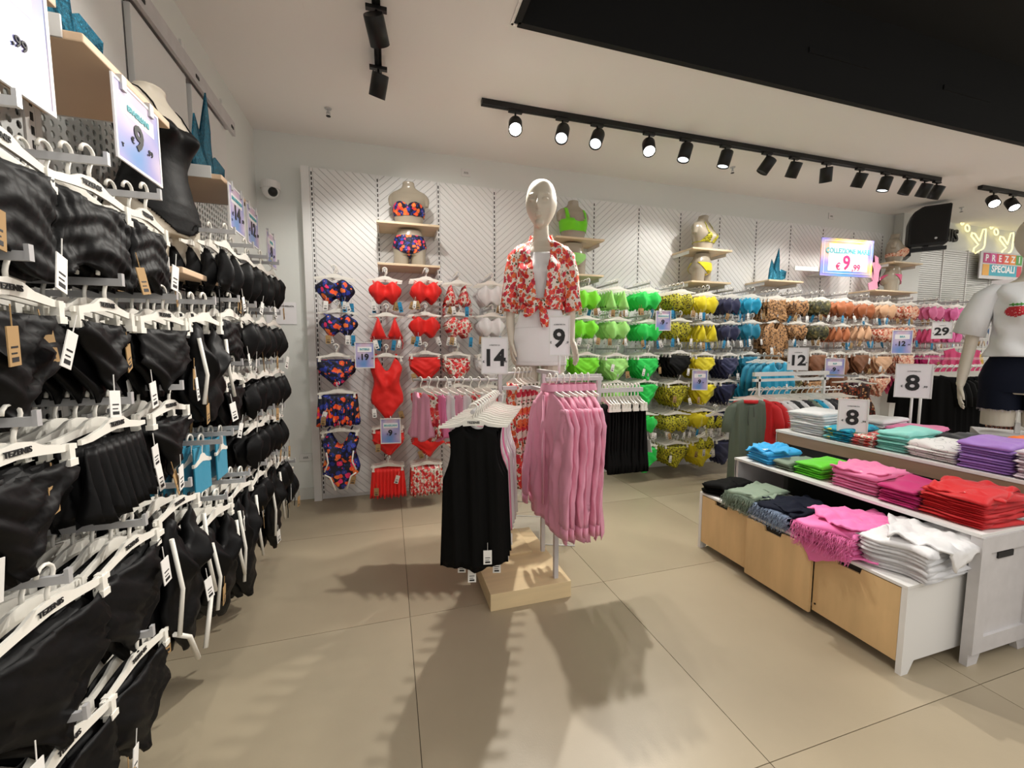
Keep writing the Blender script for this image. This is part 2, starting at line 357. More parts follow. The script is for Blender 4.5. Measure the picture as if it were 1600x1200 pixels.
def g_top(w, hi, m, rnd, sleeve=0, neck=.07, waves=3, flare=.12, name='tank_vest', sl_len=.18, vneck=False, nu=28, depth=.02, amp=.008):
    """tank top, tee, tunic or shirt hanging from its shoulders"""
    bm = bmesh.new(); h = w/2; top = -.062; ph = rnd.uniform(0, 6)
    arm = .24/hi*.8
    def W(v):
        if sleeve: return h*(1+flare*v)
        if v < arm: return h*(.80-.10*math.sin(v/arm*PI)+.2*(v/arm)**2)
        return h*(1+flare*(v-arm)/(1-arm))
    def zt(u):
        a = abs(u)
        if a < .42: return top-(neck*(1-(a/.42)) if vneck else neck*math.sqrt(max(0, 1-(a/.42)**2)))
        return top-.03*(a-.42)/.58
    fo = lambda x, z: amp*min(1, (top-z)/.15)*(math.sin(x*2*PI*waves/w+ph)+.5*math.sin(x*2*PI*waves*2.3/w+z*6+ph*2))
    shell(bm, W, zt, lambda u: top-hi+.008*math.sin(u*waves*2+ph)+(.02*u*u if not sleeve else 0), lambda u, v: depth*(.6+.6*v), lambda u, v: depth*(.6+.6*v), nu, 20, fo)
    if sleeve:
        for s in (-1, 1):
            pts = [(s*h*.80, .004, top-.035), (s*(h*.98), .004, top-.07), (s*(h+.022), .0, top-.07-sl_len*.5), (s*(h+.030), -.005, top-.07-sl_len)]
            rr = [.03, .042, .042, .040]
            rings = []
            for p, r_ in zip(pts, rr):
                rings.append([(p[0]+math.cos(k*PI/6)*r_*.9, p[1]+math.sin(k*PI/6)*r_*.42, p[2]) for k in range(12)])
            loft(bm, rings)
    return finish(bm, name, m)
def g_pants(w, hi, m, rnd):
    bm = bmesh.new(); h = w/2; ph = rnd.uniform(0, 6)
    shell(bm, lambda v: h*(1+.25*v), lambda u: -.07, lambda u: -.07-hi+.01*math.sin(u*9), lambda u, v: .02+.01*v, lambda u, v: .02, 20, 14, lambda x, z: -.014*math.sin(x*80+ph+z*3)*min(1, -z*3))
    return finish(bm, 'hanging_trousers', m)
_gc = {}
def garment(kind, mname, w, h, var=0, big=False):
    key = (kind, mname, round(w, 3), round(h, 3), var)
    if key in _gc: return _gc[key]
    rnd = random.Random(str(key)); m = M[mname]
    me = {'b': lambda: g_bra(w, h, m, rnd), 'n': lambda: g_bra(w, h, m, rnd, bandeau=True), 't': lambda: g_triangle(w, h, m, rnd), 'p': lambda: g_brief(w, h, m, rnd, var % 2),
          'h': lambda: g_brief(w, h, m, rnd, 2), 's': lambda: g_skirt(w, h, m, rnd), 'r': lambda: g_ruched(w, h, m, rnd), 'o': lambda: g_onepiece(w, h, m, rnd),
          'k': lambda: g_top(w, h, m, rnd, sleeve=1, name='blouse'), 'a': lambda: g_top(w, h, m, rnd, neck=.035, amp=.007), 'T': lambda: g_top(w, h, m, rnd, sleeve=1, neck=.03, name='hanging_tee_shirt'),
          'f': lambda: g_pants(w, h, m, rnd), 'd': lambda: g_top(w, h, m, rnd, neck=.05, waves=5, flare=.35, amp=.012, name='dress')}[kind]()
    _gc[key] = me; return me
NAMES = {'b': 'bikini_bra', 'n': 'bikini_bra', 't': 'bikini_bra', 'p': 'bikini_brief', 'h': 'bikini_brief', 's': 'beach_skirt', 'r': 'ruched_bandeau', 'o': 'swimsuit', 'k': 'blouse', 'a': 'tank_vest', 'T': 'hanging_tee_shirt', 'f': 'hanging_trousers', 'd': 'summer_dress'}
WORDS = {'b': 'padded bikini top', 'n': 'bandeau bikini top', 't': 'triangle bikini top', 'p': 'bikini bottom', 'h': 'high-waisted bikini bottom', 's': 'flared beach skirt', 'r': 'ruched swim top', 'o': 'one-piece swimsuit', 'k': 'beach blouse', 'a': 'tank top', 'T': 'tee shirt', 'f': 'beach trousers', 'd': 'summer dress'}
CATS = {'b': 'bikini top', 'n': 'bikini top', 't': 'bikini top', 'p': 'bikini bottom', 'h': 'bikini bottom', 's': 'skirt', 'r': 'swim top', 'o': 'swimsuit', 'k': 'blouse', 'a': 'tank top', 'T': 't-shirt', 'f': 'trousers', 'd': 'dress'}
def tag_me(wd, ht, m, name='price_tag'):
    bm = bmesh.new(); box(bm, -wd/2, wd/2, -.0008, .0008, -ht, 0); box(bm, -.0006, .0006, -.0006, .0006, 0, .03)
    box(bm, -wd*.3, wd*.3, -.0012, -.0008, -ht*.55, -ht*.5, 1); box(bm, -wd*.3, wd*.2, -.0012, -.0008, -ht*.7, -ht*.66, 1); box(bm, -wd*.3, wd*.3, -.0012, -.0008, -ht*.9, -ht*.78, 1)
    return finish(bm, name, [m, M['ink']])
TAGS = {'w': tag_me(.028, .06, M['tagw']), 'k': tag_me(.032, .055, M['tagk'], 'kraft_tag'), 'b': tag_me(.026, .07, M['tagb'], 'blue_tag'), 'W': tag_me(.022, .05, M['tagw'])}
ORD = ['front', 'second', 'third', 'fourth', 'fifth', 'sixth', 'seventh', 'eighth', 'ninth', 'tenth', 'eleventh', 'twelfth', 'thirteenth', 'fourteenth']
def hang(kind, mname, w, h, loc, rz, label, group, hw=None, tags='', var=0, clips=None, jit=1, tilt=0, brand=False):
    me = garment(kind, mname, w, h, var)
    o = link(NAMES[kind], me, None, loc, (tilt, 0, rz+random.uniform(-.06, .06)*jit))
    tag(o, label, CATS[kind], group)
    c = clips if clips is not None else kind in 'phsro'
    link('hanger', hanger(hw or w+.01, c), o, (0, 0, 0))
    if brand: text('TEZENIS', .0125, M['ink'], o, 0, -.0042, -.056, bold=.03)
    for i, t in enumerate(tags):
        z = -.085-h*(.15+.75*random.random()) if kind in 'phsroadkTf' else -.075-h*1.0
        x = random.choice((-1, 1))*w*random.uniform(.2, .42)
        link({'w': 'price_tag', 'W': 'price_tag', 'k': 'kraft_tag', 'b': 'blue_tag'}[t], TAGS[t], o, (x, -.03-.006*i, z), (random.uniform(-.1, .1), random.uniform(-.35, .35), random.uniform(-.3, .3)))
    return o
# ------------------------------------------------------------------ room
bm = bmesh.new(); box(bm, WX-.1, 9.2, -1.6, WY+.1, -.06, -.004); floor = link('floor', finish(bm, 'floor', M['grout'])); tag(floor, kind='structure')
TS = .93; tile = boxme('floor_tile', M['floor'], (.0012, TS-.0012, .0012, TS-.0012, -.004, 0))
tm = [tile]
for k in range(3):
    m2 = tile.copy(); m2.materials.clear(); m2.materials.append(mat('floor_tile_stone_%s' % 'abc'[k], ['#a59881', '#9f937b', '#a79b84'][k], .4, var=.10, vscale=1.3+k*.3, bump=.03, bscale=200)); tm.append(m2)
for i in range(-1, 10):
    for j in range(-2, 4):
        x0 = .06+i*TS; y0 = .797+j*TS
        x1 = min(x0+TS, 9.1); y1 = min(y0+TS, WY)
        if x0 < WX-.1 or x0 > 9: pass
        link('floor_tile', random.choice(tm), floor, (x0, y0, 0), (0, 0, 0), (1, min(1, (WY-y0)/TS) if y0+TS > WY else 1, 1))
def struct(name, m, *d, bev=0):
    return tag(link(name, boxme(name, m, d, bev)), kind='structure')
struct('wall_back', M['wall'], WX-.1, 9.2, WY, WY+.1, 0, CEIL+.6)
struct('wall_left', M['wall'], WX-.1, WX, -1.6, WY, 0, CEIL+.6)
struct('wall_right', M['wall'], 9.2, 9.3, -1.6, WY+.1, 0, CEIL+.6)
RX, RY = .62, 1.965
bm = bmesh.new()
box(bm, WX-.1, RX, -1.6, WY+.1, CEIL, CEIL+.05); box(bm, RX, 9.2, RY, WY+.1, CEIL, CEIL+.05)
tag(link('ceiling', finish(bm, 'ceiling', M['ceiling'])), kind='structure')
bm = bmesh.new()
box(bm, RX, 9.2, RY-.012, RY+.02, CEIL-.012, CEIL+.5); box(bm, RX-.02, RX+.012, -1.6, RY, CEIL-.012, CEIL+.5); box(bm, RX, 9.2, -1.6, RY, CEIL+.5, CEIL+.55)
for y in (1.2, .4): box(bm, 1.6, 9, y, y+.10, CEIL+.30, CEIL+.34)
for x in (2.4, 3.6, 4.8): box(bm, x, x+.5, RY-.02, RY-.012, CEIL+.2, CEIL+.23)
tag(link('ceiling_recess', finish(bm, 'ceiling_recess', M['black'])), kind='structure')
bm = bmesh.new(); box(bm, RX-.03, 9.2, RY+.008, RY+.022, CEIL-.008, CEIL-.001); box(bm, RX-.034, RX-.02, -1.6, RY+.02, CEIL-.008, CEIL-.001)
tag(link('trim_1', finish(bm, 'trim', M['ceiling'])), kind='structure')
# access hatch seam in the ceiling
hx0, hx1, hy0, hy1 = -.62, -.33, 1.2, 2.22
bm = bmesh.new(); box(bm, hx0, hx1, hy0, hy1, CEIL-.004, CEIL-.0005, bev=.0012)
tag(link('ceiling_hatch', finish(bm, 'ceiling_hatch', M['ceiling'])), 'flush white access hatch in the ceiling above the left wall', 'hatch')
struct('baseboard_back', M['skirting'], WX, 6.0, WY-.015, WY, 0, .09)
struct('baseboard_left', M['skirting'], WX, WX+.015, -1.6, WY, 0, .09)
struct('column_back', M['wall'], 5.62, 5.95, WY-.09, WY, 0, CEIL)
# ------------------------------------------------------------------ back wall fixture: chevron panels and slotted uprights
def clip_strip(c0, c1, sgn, x0, x1, z0, z1):
    """polygon of rect between lines z - sgn*x = c0 and c1"""
    poly = [(x0, z0), (x1, z0), (x1, z1), (x0, z1)]
    def cut(poly, f):
        out = []
        for i in range(len(poly)):
            a, b = poly[i], poly[(i+1) % len(poly)]; fa, fb = f(a), f(b)
            if fa >= 0: out.append(a)
            if fa*fb < 0: t = fa/(fa-fb); out.append((a[0]+(b[0]-a[0])*t, a[1]+(b[1]-a[1])*t))
        return out
    poly = cut(poly, lambda p: (p[1]-sgn*p[0])-c0)
    if len(poly) > 2: poly = cut(poly, lambda p: c1-(p[1]-sgn*p[0]))
    return poly
PX0 = -.50; PW = .4495; PT = 2.44
NP = 13
cols_panel = []
for i in range(NP+1):
    x0 = PX0+i*PW; x1 = x0+PW
    if i == NP: x1 = 5.6
    if i == NP: break
    bx = x0+.012; ex = x1-.012
    p = empty('wall_panel', (0, 0, 0), 0, 'white grooved wall panel, %s from the left end of the back wall' % (ORD[i] if i else 'first'), 'wall panel', 'chevron panels on the back wall')
    link('backing', boxme('backing', M['groove'], (bx, ex, PY+.004, PY+.02, .03, PT)), p)
    bm = bmesh.new(); sg = -.92 if i % 2 == 0 else .92; pitch = .052; n = 0
    c = -9.0
    while c < 9:
        poly = clip_strip(c, c+pitch-.0045, sg, bx, ex, .03, PT)
        if len(poly) > 2:
            try: prism(bm, poly, PY-.001, PY+.005, 'y')
            except ValueError: pass
        c += pitch
    bmesh.ops.triangulate(bm, faces=[f for f in bm.faces if len(f.verts) > 4])
    tag(link('slats', finish(bm, 'slats', M['panel']), p), kind='stuff')
for i in range(NP+1):
    x = PX0+i*PW
    bm = bmesh.new(); box(bm, x-.010, x+.010, PY-.001, PY+.03, .03, PT)
    k = .05
    while k < PT-.03:
        box(bm, x-.0038, x+.0038, PY-.0025, PY-.0005, k, k+.022, 1); k += .036
    u = link('slotted_upright', finish(bm, 'slotted_upright', [M['panel'], M['slot']])); tag(u, 'slotted white upright rail, %s from the left on the back wall' % (ORD[i] if i else 'first'), 'rail', 'slotted uprights of the back wall')
struct('trim_2', M['panel'], PX0-.065, PX0-.012, PY-.02, WY, .0, 2.44)
struct('trim_3', M['panel'], PX0-.012, PX0+NP*PW, PY+.02, WY, .0, 2.44)
# ------------------------------------------------------------------ back wall merchandise
ROWS = [1.69, 1.45, 1.17, .93, .655, .385]
ROWN = ['top', 'second', 'third', 'fourth', 'fifth', 'lowest']
BACK = [ # x, width, [ (kind, material) per row ], colour word, count
 (-.33, .24, [('n', 'tropic'), ('b', 'tropic'), ('p', 'tropic'), ('s', 'tropic'), ('o', 'tropic'), None], 'dark tropical-flower', 3),
 (-.02, .22, [('b', 'red'), ('t', 'red'), ('o', 'red'), None, ('p', 'red'), ('s', 'red')], 'scarlet', 3),
 (.255, .22, [('b', 'red'), ('b', 'red'), ('p', 'red'), ('p', 'red'), ('h', 'red'), ('s', 'rosered')], 'bright red', 4),
 (.49, .20, [('t', 'rosered'), ('n', 'rosered'), ('p', 'rosered'), ('p', 'rosered'), ('h', 'rosered'), None], 'red rose print', 4),
 (.735, .21, [('n', 'white_fabric'), ('b', 'white_fabric'), ('p', 'white_fabric'), ('p', 'white_fabric'), None, None], 'white', 4),
 (1.26, .2, [('b', 'neon_green'), ('b', 'neon_green'), ('p', 'neon_green'), None, None, None], 'yellowish neon green', 3),
 (1.52, .23, [('b', 'neon_green'), ('b', 'neon_green'), ('p', 'neon_green'), ('p', 'neon_green'), None, None], 'neon green', 5),
 (1.79, .23, [('t', 'light_green'), ('b', 'light_green'), ('p', 'light_green'), ('p', 'light_green'), None, None], 'pale green', 5),
 (2.09, .24, [('b', 'emerald'), ('b', 'emerald'), ('p', 'emerald'), ('p', 'emerald'), ('b', 'emerald'), ('h', 'emerald')], 'emerald green', 5),
 (2.40, .25, [('n', 'snake'), ('b', 'snake'), ('p', 'black_fabric'), ('p', 'snake'), ('n', 'snake'), ('p', 'snake')], 'yellow snakeskin print', 5),
 (2.68, .24, [('n', 'yellow'), ('t', 'yellow'), ('p', 'yellow'), ('p', 'yellow'), ('b', 'yellow'), ('h', 'yellow')], 'lemon yellow', 5),
 (2.94, .21, [('b', 'navy'), ('b', 'navy'), ('p', 'navy'), ('p', 'navy'), ('b', 'navy'), ('h', 'navy')], 'navy blue', 4),
 (3.18, .21, [('b', 'turquoise'), ('b', 'turq_dark'), ('p', 'turq_dark'), ('p', 'turquoise'), None, None], 'turquoise', 4),
 (3.45, .22, [('r', 'leopard'), ('k', 'leopard'), ('p', 'leopard'), ('p', 'leopard'), None, None], 'leopard print', 4),
 (3.74, .24, [('n', 'leopard'), ('b', 'leopard'), ('p', 'leopard'), ('p', 'camo'), None, None], 'brown animal print', 4),
 (4.02, .24, [('b', 'camo'), ('b', 'camo'), ('h', 'brown'), ('h', 'leopard'), None, None], 'dark camouflage print', 4),
 (4.32, .25, [('n', 'rust'), ('t', 'rust'), ('o', 'brown'), ('h', 'brown'), None, None], 'rust brown', 4),
 (4.62, .24, [('b', 'rust'), ('t', 'nude'), ('p', 'brown'), ('h', 'plum'), None, None], 'copper and nude', 4),
 (4.94, .25, [('b', 'nude'), ('n', 'rosenude'), ('p', 'nude'), ('p', 'rosenude'), None, None], 'nude beige', 4),
 (5.28, .26, [('n', 'rosenude'), ('b', 'rosenude'), ('h', 'rosenude'), ('p', 'hotpink'), None, None], 'peach print', 4),
 (5.68, .26, [('b', 'pink'), ('t', 'hotpink'), ('p', 'magenta'), ('s', 'hotpink'), None, None], 'hot pink', 4),
 (6.05, .28, [('n', 'candy'), ('t', 'candy'), ('s', 'candy'), ('p', 'hotpink'), None, None], 'candy pink', 4),
 (6.42, .26, [('n', 'plum'), ('n', 'white_fabric'), ('s', 'multi'), ('s', 'multi'), None, None], 'mixed plum', 3),
]
HT = {'b': .145, 'n': .15, 't': .16, 'p': .175, 'h': .195, 's': .205, 'r': .19, 'o': .44, 'k': .40}
hookme = {}
def hook_me(L):
    if L in hookme: return hookme[L]
    bm = bmesh.new(); box(bm, -.0035, .0035, -L, 0, -.018, -.004); box(bm, -.0045, .0045, -L-.004, -L+.002, -.018, .006); box(bm, -.015, .015, -.006, .0, -.045, .02)
    hookme[L] = finish(bm, 'display_hook', M['rail']); return hookme[L]
def hook_thing(loc, rz, L, label, group):
    return tag(link('display_hook', hook_me(L), None, loc, (0, 0, rz)), label, 'hook', group)
for ci, (x, wd, rows, word, n) in enumerate(BACK):
    for ri, it in enumerate(rows):
        if it is None: continue
        k, mn = it; z = ROWS[ri]+random.uniform(-.012, .012); L = .36
        h = HT[k]
        if k == 'o' and mn == 'tropic': h = .40; z -= .01
        if k == 'k': h = .34
        xo = x+random.uniform(-.012, .012)
        hk = hook_thing((xo, PY-.002, z), 0, L, 'metal hook of %s items, %s row, back wall' % (word, ROWN[ri]), 'display hooks on the back wall')
        cnt = n
        if k in 'ok': cnt = min(n, 3)
        if x > 2.2 and x < 5 and k in 'pbntr': cnt += 1
        for q in range(cnt):
            y = PY-L+.012+q*(.052 if k in 'bn' else .042)
            lab = '%s %s, %s on hook, %s row, back wall' % (word, WORDS[k], 'front one' if q == 0 else ORD[q], ROWN[ri])
            tg = ''
            if q == 0: tg = random.choice(['w', 'k', 'wk', '', 'w']) if k not in 'bnt' else random.choice(['wWk', 'kwb', 'kkW', 'bwW', 'wbk'])
            elif q < 3 and k in 'bnt': tg = random.choice(['wW', 'k', 'b', 'Ww'])
            hang(k, mn, wd*(1 if k not in 'p' else .96), h*(1.08 if x > 1.4 and k in 'ph' else 1), (xo, y, z), 0, lab, '%s %s of the back wall' % (word, WORDS[k]+'s'), tags=tg, var=(ri+q) % 2 if q else ri % 2, jit=1.5)
for o_ in [o for o in COL.objects if o.name.startswith('swimsuit')][:1]:
    for s_ in (-1, 1):
        bm = bmesh.new(); tube(bm, [(s_*.085, -.03, -.20), (s_*.075, -.045, -.27), (s_*.10, -.045, -.33)], .005, 6); tube(bm, [(s_*.10, -.045, -.35), (s_*.065, -.05, -.37), (s_*.035, -.05, -.46)], .0055, 6)
        link('foam_strip', finish(bm, 'foam_strip', M['hanger']), o_)
# turquoise beach blouses on their own hook in front of the turquoise column
hook_thing((3.22, PY-.002, 1.10), 0, .62, 'long metal hook of the turquoise blouses on the back wall', 'display hooks on the back wall')
for q in range(4):
    hang('k', 'turquoise' if q == 0 else 'turq_dark', .26, .42, (3.22, PY-.60+q*.07, 1.10), 0, 'turquoise beach blouse, %s on the hook beside the turquoise bikini column' % ORD[q], 'turquoise blouses', tags='w' if q == 0 else '')
# loose heap of mustard wired tops low beside the yellow column
for q in range(4):
    hang('t', 'snake', .18, .11, (2.62+.03*(q % 2), PY-.56+q*.05, .66-.2*(q // 2)), 0, 'black-edged yellow snakeskin triangle top, %s on the low hook before the yellow column' % ORD[q], 'low snakeskin tops', tags='ww')
for z in (.66, .46): hook_thing((2.63, PY-.002, z), 0, .58, 'long low metal hook of the snakeskin triangle tops, %s' % ('upper' if z > .5 else 'lower'), 'display hooks on the back wall')
# ------------------------------------------------------------------ mannequin body
def sec(z, rx, ry, cx=0, cy=0): return (z, rx, ry, cx, cy)
TORSO = [sec(.84, .150, .100, 0, .006), sec(.88, .172, .112, 0, .010), sec(.94, .182, .118, 0, .012), sec(1.0, .172, .110, 0, .008), sec(1.08, .140, .090, 0, 0), sec(1.16, .118, .080, 0, -.004),
         sec(1.20, .117, .080, 0, -.004), sec(1.26, .130, .088, 0, -.004), sec(1.33, .142, .094, 0, -.002), sec(1.40, .150, .090, 0, .002), sec(1.45, .158, .078, 0, .006), sec(1.485, .140, .062, 0, .010),
         sec(1.51, .090, .052, 0, .010), sec(1.53, .060, .050, 0, .008), sec(1.56, .052, .050, 0, .0), sec(1.62, .050, .050, 0, -.004), sec(1.67, .050, .052, 0, -.008)]
def lerp_sec(z):
    T = TORSO
    if z <= T[0][0]: return T[0][1:]
    for a, b in zip(T, T[1:]):
        if z <= b[0]:
            t = (z-a[0])/(b[0]-a[0]); t = t*t*(3-2*t)*.5+t*.5
            return tuple(a[i]+(b[i]-a[i])*t for i in range(1, 5))
    return T[-1][1:]
def torso_pt(th, z, off=0):
    """th = 0 at the front (-Y), growing toward +X"""
    rx, ry, cx, cy = lerp_sec(z)
    s, c = math.sin(th), math.cos(th)
    p = 2.35; k = (abs(s)**p+abs(c)**p)**(-1/p)
    x = cx+(rx+off)*s*k; y = cy-(ry+off)*c*k
    for sx in (-1, 1):
        d2 = ((x-sx*.066)/.052)**2+((z-1.335)/.055)**2
        if c > 0: y -= .052*math.exp(-d2)*min(1, c*1.6)
        d3 = ((x-sx*.075)/.07)**2+((z-.93)/.07)**2
        if c < 0: y += .03*math.exp(-d3)
    if c > .3: y -= .008*math.exp(-((z-1.03)/.07)**2-(x/.06)**2)
    return Vector((x, y, z))
def ring_pts(c, rx, ry, n=20, tilt=None):
    return [(c[0]+rx*math.sin(k*2*PI/n), c[1]-ry*math.cos(k*2*PI/n), c[2]) for k in range(n)]
def head_bm(bm, c, yaw, s=1.0):
    mt = Matrix.Translation(c) @ Matrix.Rotation(yaw, 4, 'Z')
    NU, NV = 56, 44; V = []
    for j in range(NV+1):
        ph = PI*j/NV; row = []
        for i in range(NU):
            th = 2*PI*i/NU
            x, y, z = math.sin(ph)*math.sin(th), -math.sin(ph)*math.cos(th), math.cos(ph)
            e_ = (abs(math.sin(ph))**-.42 if 0 < math.sin(ph) and z > 0 else 1) if math.sin(ph) > .02 else 1; X = x*.090*e_; Y = y*.104*e_; Z = z*.112 if z > 0 else z*.128
            if Z < 0:
                t = -z; X *= 1-.44*t**1.6; Y = Y*(1-.10*t)-.012*t if Y < 0 else Y*(1-.42*t)
            else: X *= 1-.03*z; Y += .006*z
            if y < 0:
                f = -y
                g = lambda x0, z0, sx, sz: math.exp(-((X-x0)/sx)**2-((Z-z0)/sz)**2)
                Y -= .040*g(0, -.036, .011, .016)*f
                Y -= .020*g(0, -.012, .011, .026)*f
                Y -= .006*(g(.030, .020, .024, .009)+g(-.030, .018, .024, .009))*f
                Y += .022*(g(.033, -.002, .019, .014)+g(-.033, -.002, .019, .014))*f
                Y -= .015*(g(.033, -.004, .014, .008)+g(-.033, -.004, .014, .008))*f
                Y -= .017*g(0, -.067, .023, .006)*f+.018*g(0, -.081, .019, .007)*f
                Y += .014*g(0, -.074, .026, .003)*f+.010*g(0, -.094, .022, .006)*f
                Y -= .016*g(0, -.110, .024, .014)*f
                Y -= .004*(g(.045, -.035, .02, .02)+g(-.045, -.035, .02, .02))*f
            row.append(bm.verts.new(mt @ (Vector((X, Y, Z))*s)))
            if j in (0, NV): break
        V.append(row)
    for j in range(NV):
        for i in range(NU):
            a, b = V[j], V[j+1]; i2 = (i+1) % NU
            if j == 0: bm.faces.new((a[0], b[i], b[i2]))
            elif j == NV-1: bm.faces.new((a[i], b[0], a[i2]))
            else: bm.faces.new((a[i], b[i], b[i2], a[i2]))
    def T(p): return mt @ (Vector(p)*s)
    tube(bm, [T((0, -.086, .022)), T((0, -.103, .002)), T((0, -.110, -.018)), T((0, -.113, -.033))], [.008*s, .0085*s, .0105*s, .0125*s], 10)
    def blob(p, rx, ry, rz):
        bmesh.ops.create_icosphere(bm, subdivisions=3, radius=s, matrix=mt @ Matrix.Translation(Vector(p)*s) @ Matrix.Diagonal((rx, ry, rz, 1)))
    for sx in (-1, 1):
        blob((sx*.0085, -.103, -.037), .008, .010, .007)
        blob((sx*.036, -.088, -.002), .019, .013, .0085)
        blob((sx*.033, -.087, .022), .026, .012, .008)
    blob((0, -.0955, -.066), .021, .012, .0055); blob((0, -.092, -.077), .017, .013, .0065); blob((0, -.062, -.104), .024, .022, .018)
    for sx in (-1, 1):   # ears
        pts = [mt @ (Vector((sx*(.070+.004*math.sin(a)), .012+.012*math.cos(a), -.012+.026*math.sin(a)))*s) for a in [k*PI/4 for k in range(8)]]
        tube(bm, pts, .006*s, 6, closed=True)
def limb(bm, pts, rad, n=16):
    """tapered limb through joints with smooth interpolation"""
    P_ = [Vector(p) for p in pts]; out, rr = [], []
    for i in range(len(P_)-1):
        p0 = P_[max(i-1, 0)]; p1 = P_[i]; p2 = P_[i+1]; p3 = P_[min(i+2, len(P_)-1)]
        for k in range(5):
            t = k/5; t2 = t*t; t3 = t2*t
            out.append(.5*((2*p1)+(p2-p0)*t+(2*p0-5*p1+4*p2-p3)*t2+(3*p1-p0-3*p2+p3)*t3)); rr.append(rad[i]+(rad[i+1]-rad[i])*(t*t*(3-2*t)))
    out.append(P_[-1]); rr.append(rad[-1])
    tube(bm, out, rr, n)
def ball(bm, c, r, sx=1, sy=1, sz=1):
    bmesh.ops.create_icosphere(bm, subdivisions=2, radius=r, matrix=Matrix.Translation(c) @ Matrix.Diagonal((sx, sy, sz, 1)))
def hand(bm, wrist, d, palmn, s=1.0, thumb=1):
    """palm, four unequal bent fingers and a thumb; d = along hand, palmn = palm normal"""
    d = Vector(d).normalized(); n = Vector(palmn); n = (n-d*n.dot(d)).normalized(); a = d.cross(n).normalized()
    w_ = Vector(wrist)
    rings = []
    for t, hw, ht in ((-.01, .020, .017), (.02, .026, .015), (.05, .035, .0125), (.075, .037, .011), (.085, .034, .009)):
        c = w_+d*t*s
        rings.append([c+(a*math.cos(k*PI/6)*hw+n*math.sin(k*PI/6)*ht)*s for k in range(12)])
    loft(bm, rings)
    for i, (off, L) in enumerate(((-.027, .062), (-.009, .072), (.009, .068), (.026, .052))):
        b0 = w_+(d*.075+a*off)*s; cur = b0; pts = [b0-d*.015*s, b0]; ang = .12+.05*i
        for q, fr in enumerate((.45, .3, .25)):
            dr = d*math.cos(ang)+n*math.sin(ang)+a*off*2.0; cur = cur+dr*L*fr*s; pts.append(cur); ang += .22
        tube(bm, pts, [.0085*s, .0085*s, .008*s, .0072*s, .0052*s], 8)
    b0 = w_+(d*.022-a*.022*thumb)*s
    tube(bm, [b0, b0+(d*.028-a*.024*thumb+n*.008)*s, b0+(d*.055-a*.034*thumb+n*.014)*s, b0+(d*.078-a*.036*thumb+n*.02)*s], [.013*s, .0105*s, .0095*s, .006*s], 8)
def remeshed(bm, name, m, vox=.005, smooth=4):
    me = finish(bm, name, m); o = link(name, me)
    md = o.modifiers.new('r', 'REMESH'); md.mode = 'VOXEL'; md.voxel_size = vox; md.use_smooth_shade = True
    ms = o.modifiers.new('s', 'SMOOTH'); ms.iterations = smooth; ms.factor = .5
    dg = bpy.context.evaluated_depsgraph_get(); me2 = bpy.data.meshes.new_from_object(o.evaluated_get(dg)); me2.name = name
    bpy.data.objects.remove(o); me2.materials.clear(); me2.materials.append(m)
    for p in me2.polygons: p.use_smooth = True
    return me2
def torso_into(bm, z0, z1, n=44, step=.012):
    rings = []; z = z0
    while z <= z1+1e-6: rings.append([torso_pt(k*2*PI/n, z) for k in range(n)]); z += step
    loft(bm, rings)
def cloth_patch(name, m, zs, f, off=.006, nth=72, thick=.003, fold=None):
    """garment as an offset of the body; f(th,z) says whether it covers"""
    bm = bmesh.new(); V = {}
    for j, z in enumerate(zs):
        for i in range(nth):
            th = -PI+2*PI*i/nth
            o_ = off(th, z) if callable(off) else off
            V[i, j] = (th, z, o_)
    vv = {}
    def get(i, j):
        i %= nth
        if (i, j) not in vv:
            th, z, o_ = V[i, j]; p = torso_pt(th, z, o_)
            if fold: p = fold(th, z, p)
            vv[i, j] = bm.verts.new(p)
        return vv[i, j]
    for j in range(len(zs)-1):
        for i in range(nth):
            th = -PI+2*PI*(i+.5)/nth; z = (zs[j]+zs[j+1])/2
            if f(th, z): bm.faces.new((get(i, j), get(i+1, j), get(i+1, j+1), get(i, j+1))).smooth = True
    bmesh.ops.recalc_face_normals(bm, faces=bm.faces)
    bmesh.ops.solidify(bm, geom=bm.faces[:], thickness=thick)
    me = finish(bm, name, m, smooth=True)
    return me
def frange(a, b, s):
    o = []; 
    while a <= b+1e-9: o.append(a); a += s
    return o
# --- the full mannequin in the middle of the shop
def foot(bm, ankle, toe, s=1):
    A = Vector(ankle); T = Vector(toe)
    d = (T-A); d.z = 0; L = d.length; d.normalize(); a = Vector((-d.y, d.x, 0))
    rings = []
    for t, hw, hh in ((-.35, .020, .030), (-.2, .030, .050), (.1, .031, .060), (.45, .036, .040), (.75, .042, .026), (1.0, .036, .018), (1.12, .018, .010)):
        c = Vector((A.x, A.y, T.z))+d*L*t
        rings.append([c+a*math.cos(k*PI/7)*hw+Vector((0, 0, hh*.5+math.sin(k*PI/7)*hh*.5)) for k in range(14)])
    loft(bm, rings)
bm = bmesh.new()
torso_into(bm, .85, 1.66)
head_bm(bm, Vector((.0, -.022, 1.722)), R(-8), 1.18)
limb(bm, [(-.088, .005, .92), (-.095, -.002, .70), (-.088, -.012, .50), (-.082, -.004, .42), (-.082, .010, .30), (-.078, .022, .10), (-.078, .02, .05)], [.092, .082, .058, .050, .052, .030, .028])
limb(bm, [(.088, .005, .92), (.086, -.015, .70), (.070, -.035, .50), (.066, -.035, .42), (.068, -.015, .30), (.070, .0, .10), (.07, .0, .05)], [.092, .082, .058, .050, .052, .030, .028])
foot(bm, (-.078, .02, .06), (-.085, -.12, 0)); foot(bm, (.07, .0, .06), (.085, -.14, 0))
